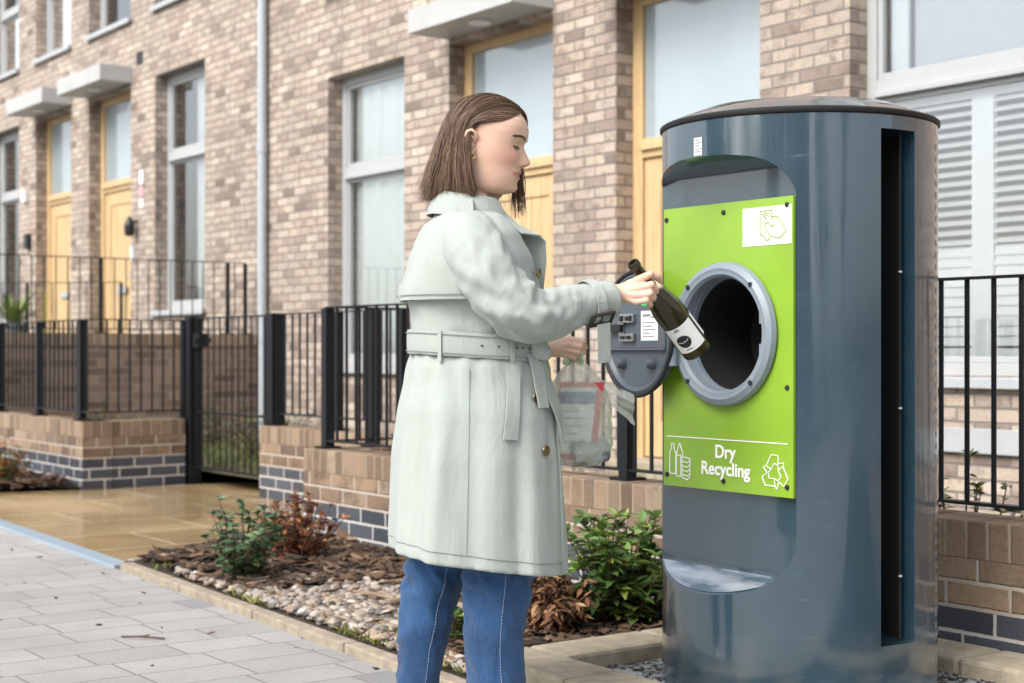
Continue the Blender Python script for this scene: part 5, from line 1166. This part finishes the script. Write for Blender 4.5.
# things inside the bag
bxx = thing('card_box', 'red bordered white carton inside the see-through carrier bag', 'carton', Sp(BH[0]+.005,BH[1],BH[2]-.3))
def Bp(x,d,z): x2 = x*math.cos(.12)+z*math.sin(.12)*.9; return Sp(BH[0]+.006+x2, BH[1]+d, BH[2]-.205+z*math.cos(.08))
def bxf(b,x0,x1,d0,d1,z0,z1): b.add([Bp(x,d,z) for d in (d0,d1) for x,z in ((x0,z0),(x1,z0),(x1,z1),(x0,z1))],[(0,3,2,1),(4,5,6,7),(0,1,5,4),(1,2,6,5),(2,3,7,6),(3,0,4,7)])
m_red = M('red card',(.62,.06,.06),.5,.05); b = MB(); bxf(b,-.058,.058,-.024,.024,-.10,.105); obj('carton', b, m_red, bxx)
b = MB(); bxf(b,-.056,.040,-.0255,-.0242,-.082,.092); pn_ = obj('front_print', b, m_wht, bxx)
b = MB(); bxf(b,-.056,.040,-.0265,-.0257,.048,.080); obj('blue_band', b, M('blue grey print',(.16,.2,.33),.5), pn_)
b = MB()
for k in range(5): bxf(b,-.045,.0+.03*((k*37)%10)/10,-.0263,-.0257,.028-k*.02,.031-k*.02)
obj('print_lines', b, M('faint print',(.4,.38,.4),.6), pn_)
b = MB(); c_ = Sp(BH[0]+.035,BH[1]-.01,BH[2]-.285); b.lathe([(.002,-.05),(.03,-.05),(.033,-.045),(.033,.045),(.03,.05),(.002,.05)], c_, Sp(1,.3,.15)-Sp(0,0,0), 32); o = obj('food_tin', b, M('dull tin',(.45,.45,.45),.35,.1,metal=1), smooth=40); tag(o,'dull grey tin at the bottom of the carrier bag','tin')
# ================================================================ ACROSS THE STREET (out of view, added to vary the reflections in glass and paint)
def far_house(label, u0, u1, v, h, mat):
    t = thing('opposite_house', label, 'house', ((u0+u1)/2, v, 0), 'houses across the street')
    b = MB(); b.box(u0,u1,v-7,v,-.03,h); obj('wall', b, mat, t)
    b = MB(); m_ = (u0+u1)/2; b.prism([(v+.3,h+.002),(v-7.3,h+.002),(v-3.5,h+2.4)], lambda a,c,d: (d,a,c), u0-.2, u1+.2); obj('roof', b, M('slate roof',(.07,.07,.08),.7,.2), t)
    for k in range(3):
        x = u0+(u1-u0)*(k+.5)/3
        for z in (1.0,3.7):
            b = MB(); b.box(x-.6,x+.6,v+.002,v+.04,z,z+1.5); obj('window', b, M('dark pane',(.05,.06,.07),.1), t)
for i,(a,c,h,l) in enumerate([(-21,-12.5,5.6,'brick house across the street, reflected in the far windows'),(2.5,11,6.0,'unseen pale house across the street, added for the reflection in the bin side'),(16,25,6.5,'unseen brick house further along across the street, added for the bin reflection')]):
    far_house(l, a, c, -17.5, h, m_brick if i!=1 else M('pale render',(.5,.48,.44),.9))
def far_tree(label, x, y, h, seed):
    r = random.Random(seed); t = thing('tree', label, 'tree', (x,y,0), 'trees across the street'); tk, lf = MB(), MB(); B = Vector((x,y,-.03))
    tk.tube([B,B+Vector((0,0,h*.25)),B+Vector((.1,.05,h*.5)),B+Vector((.05,.1,h*.9))],[.16,.13,.09,.02],10)
    for i in range(16):
        z = h*r.uniform(.28,.85); a = r.random()*6.28; L_ = h*.34*(1.1-z/h)+.4; p = B+Vector((0,0,z)); q = p+Vector((math.cos(a)*L_,math.sin(a)*L_,L_*.55)); tk.tube([p,p.lerp(q,.5)+Vector((0,0,-.05)),q],[.05,.03,.01],6)
        for j in range(90):
            c = p.lerp(q,r.uniform(.3,1.05))+Vector((r.gauss(0,.28),r.gauss(0,.28),r.gauss(0,.25))); leaf(lf, c, Vector((r.gauss(0,1),r.gauss(0,1),r.gauss(0,.6))), Vector((r.gauss(0,.5),r.gauss(0,.5),1)), .16, .06)
    obj('trunk', tk, m_stem, t, smooth=180); obj('crown', lf, G1, t, fix=False)
for i,(x,y,h,l) in enumerate([(-9.0,-13,6.5,'leafy tree across the street, reflected in the right window'),(-6.0,-15,7.5,'taller tree across the street beside the gap between houses'),(-1.0,-12,6.0,'leafy tree across the street nearest the bin'),(9.5,-9.5,6.5,'unseen leafy tree before the pale house, added for the bin reflection'),(13,-4.5,5.5,'unseen leafy tree along the footpath behind the camera, added for the bin reflection'),(20,-1,7,'unseen tall tree at the far end of the footpath, added for the bin reflection')]): far_tree(l,x,y,h,50+i)
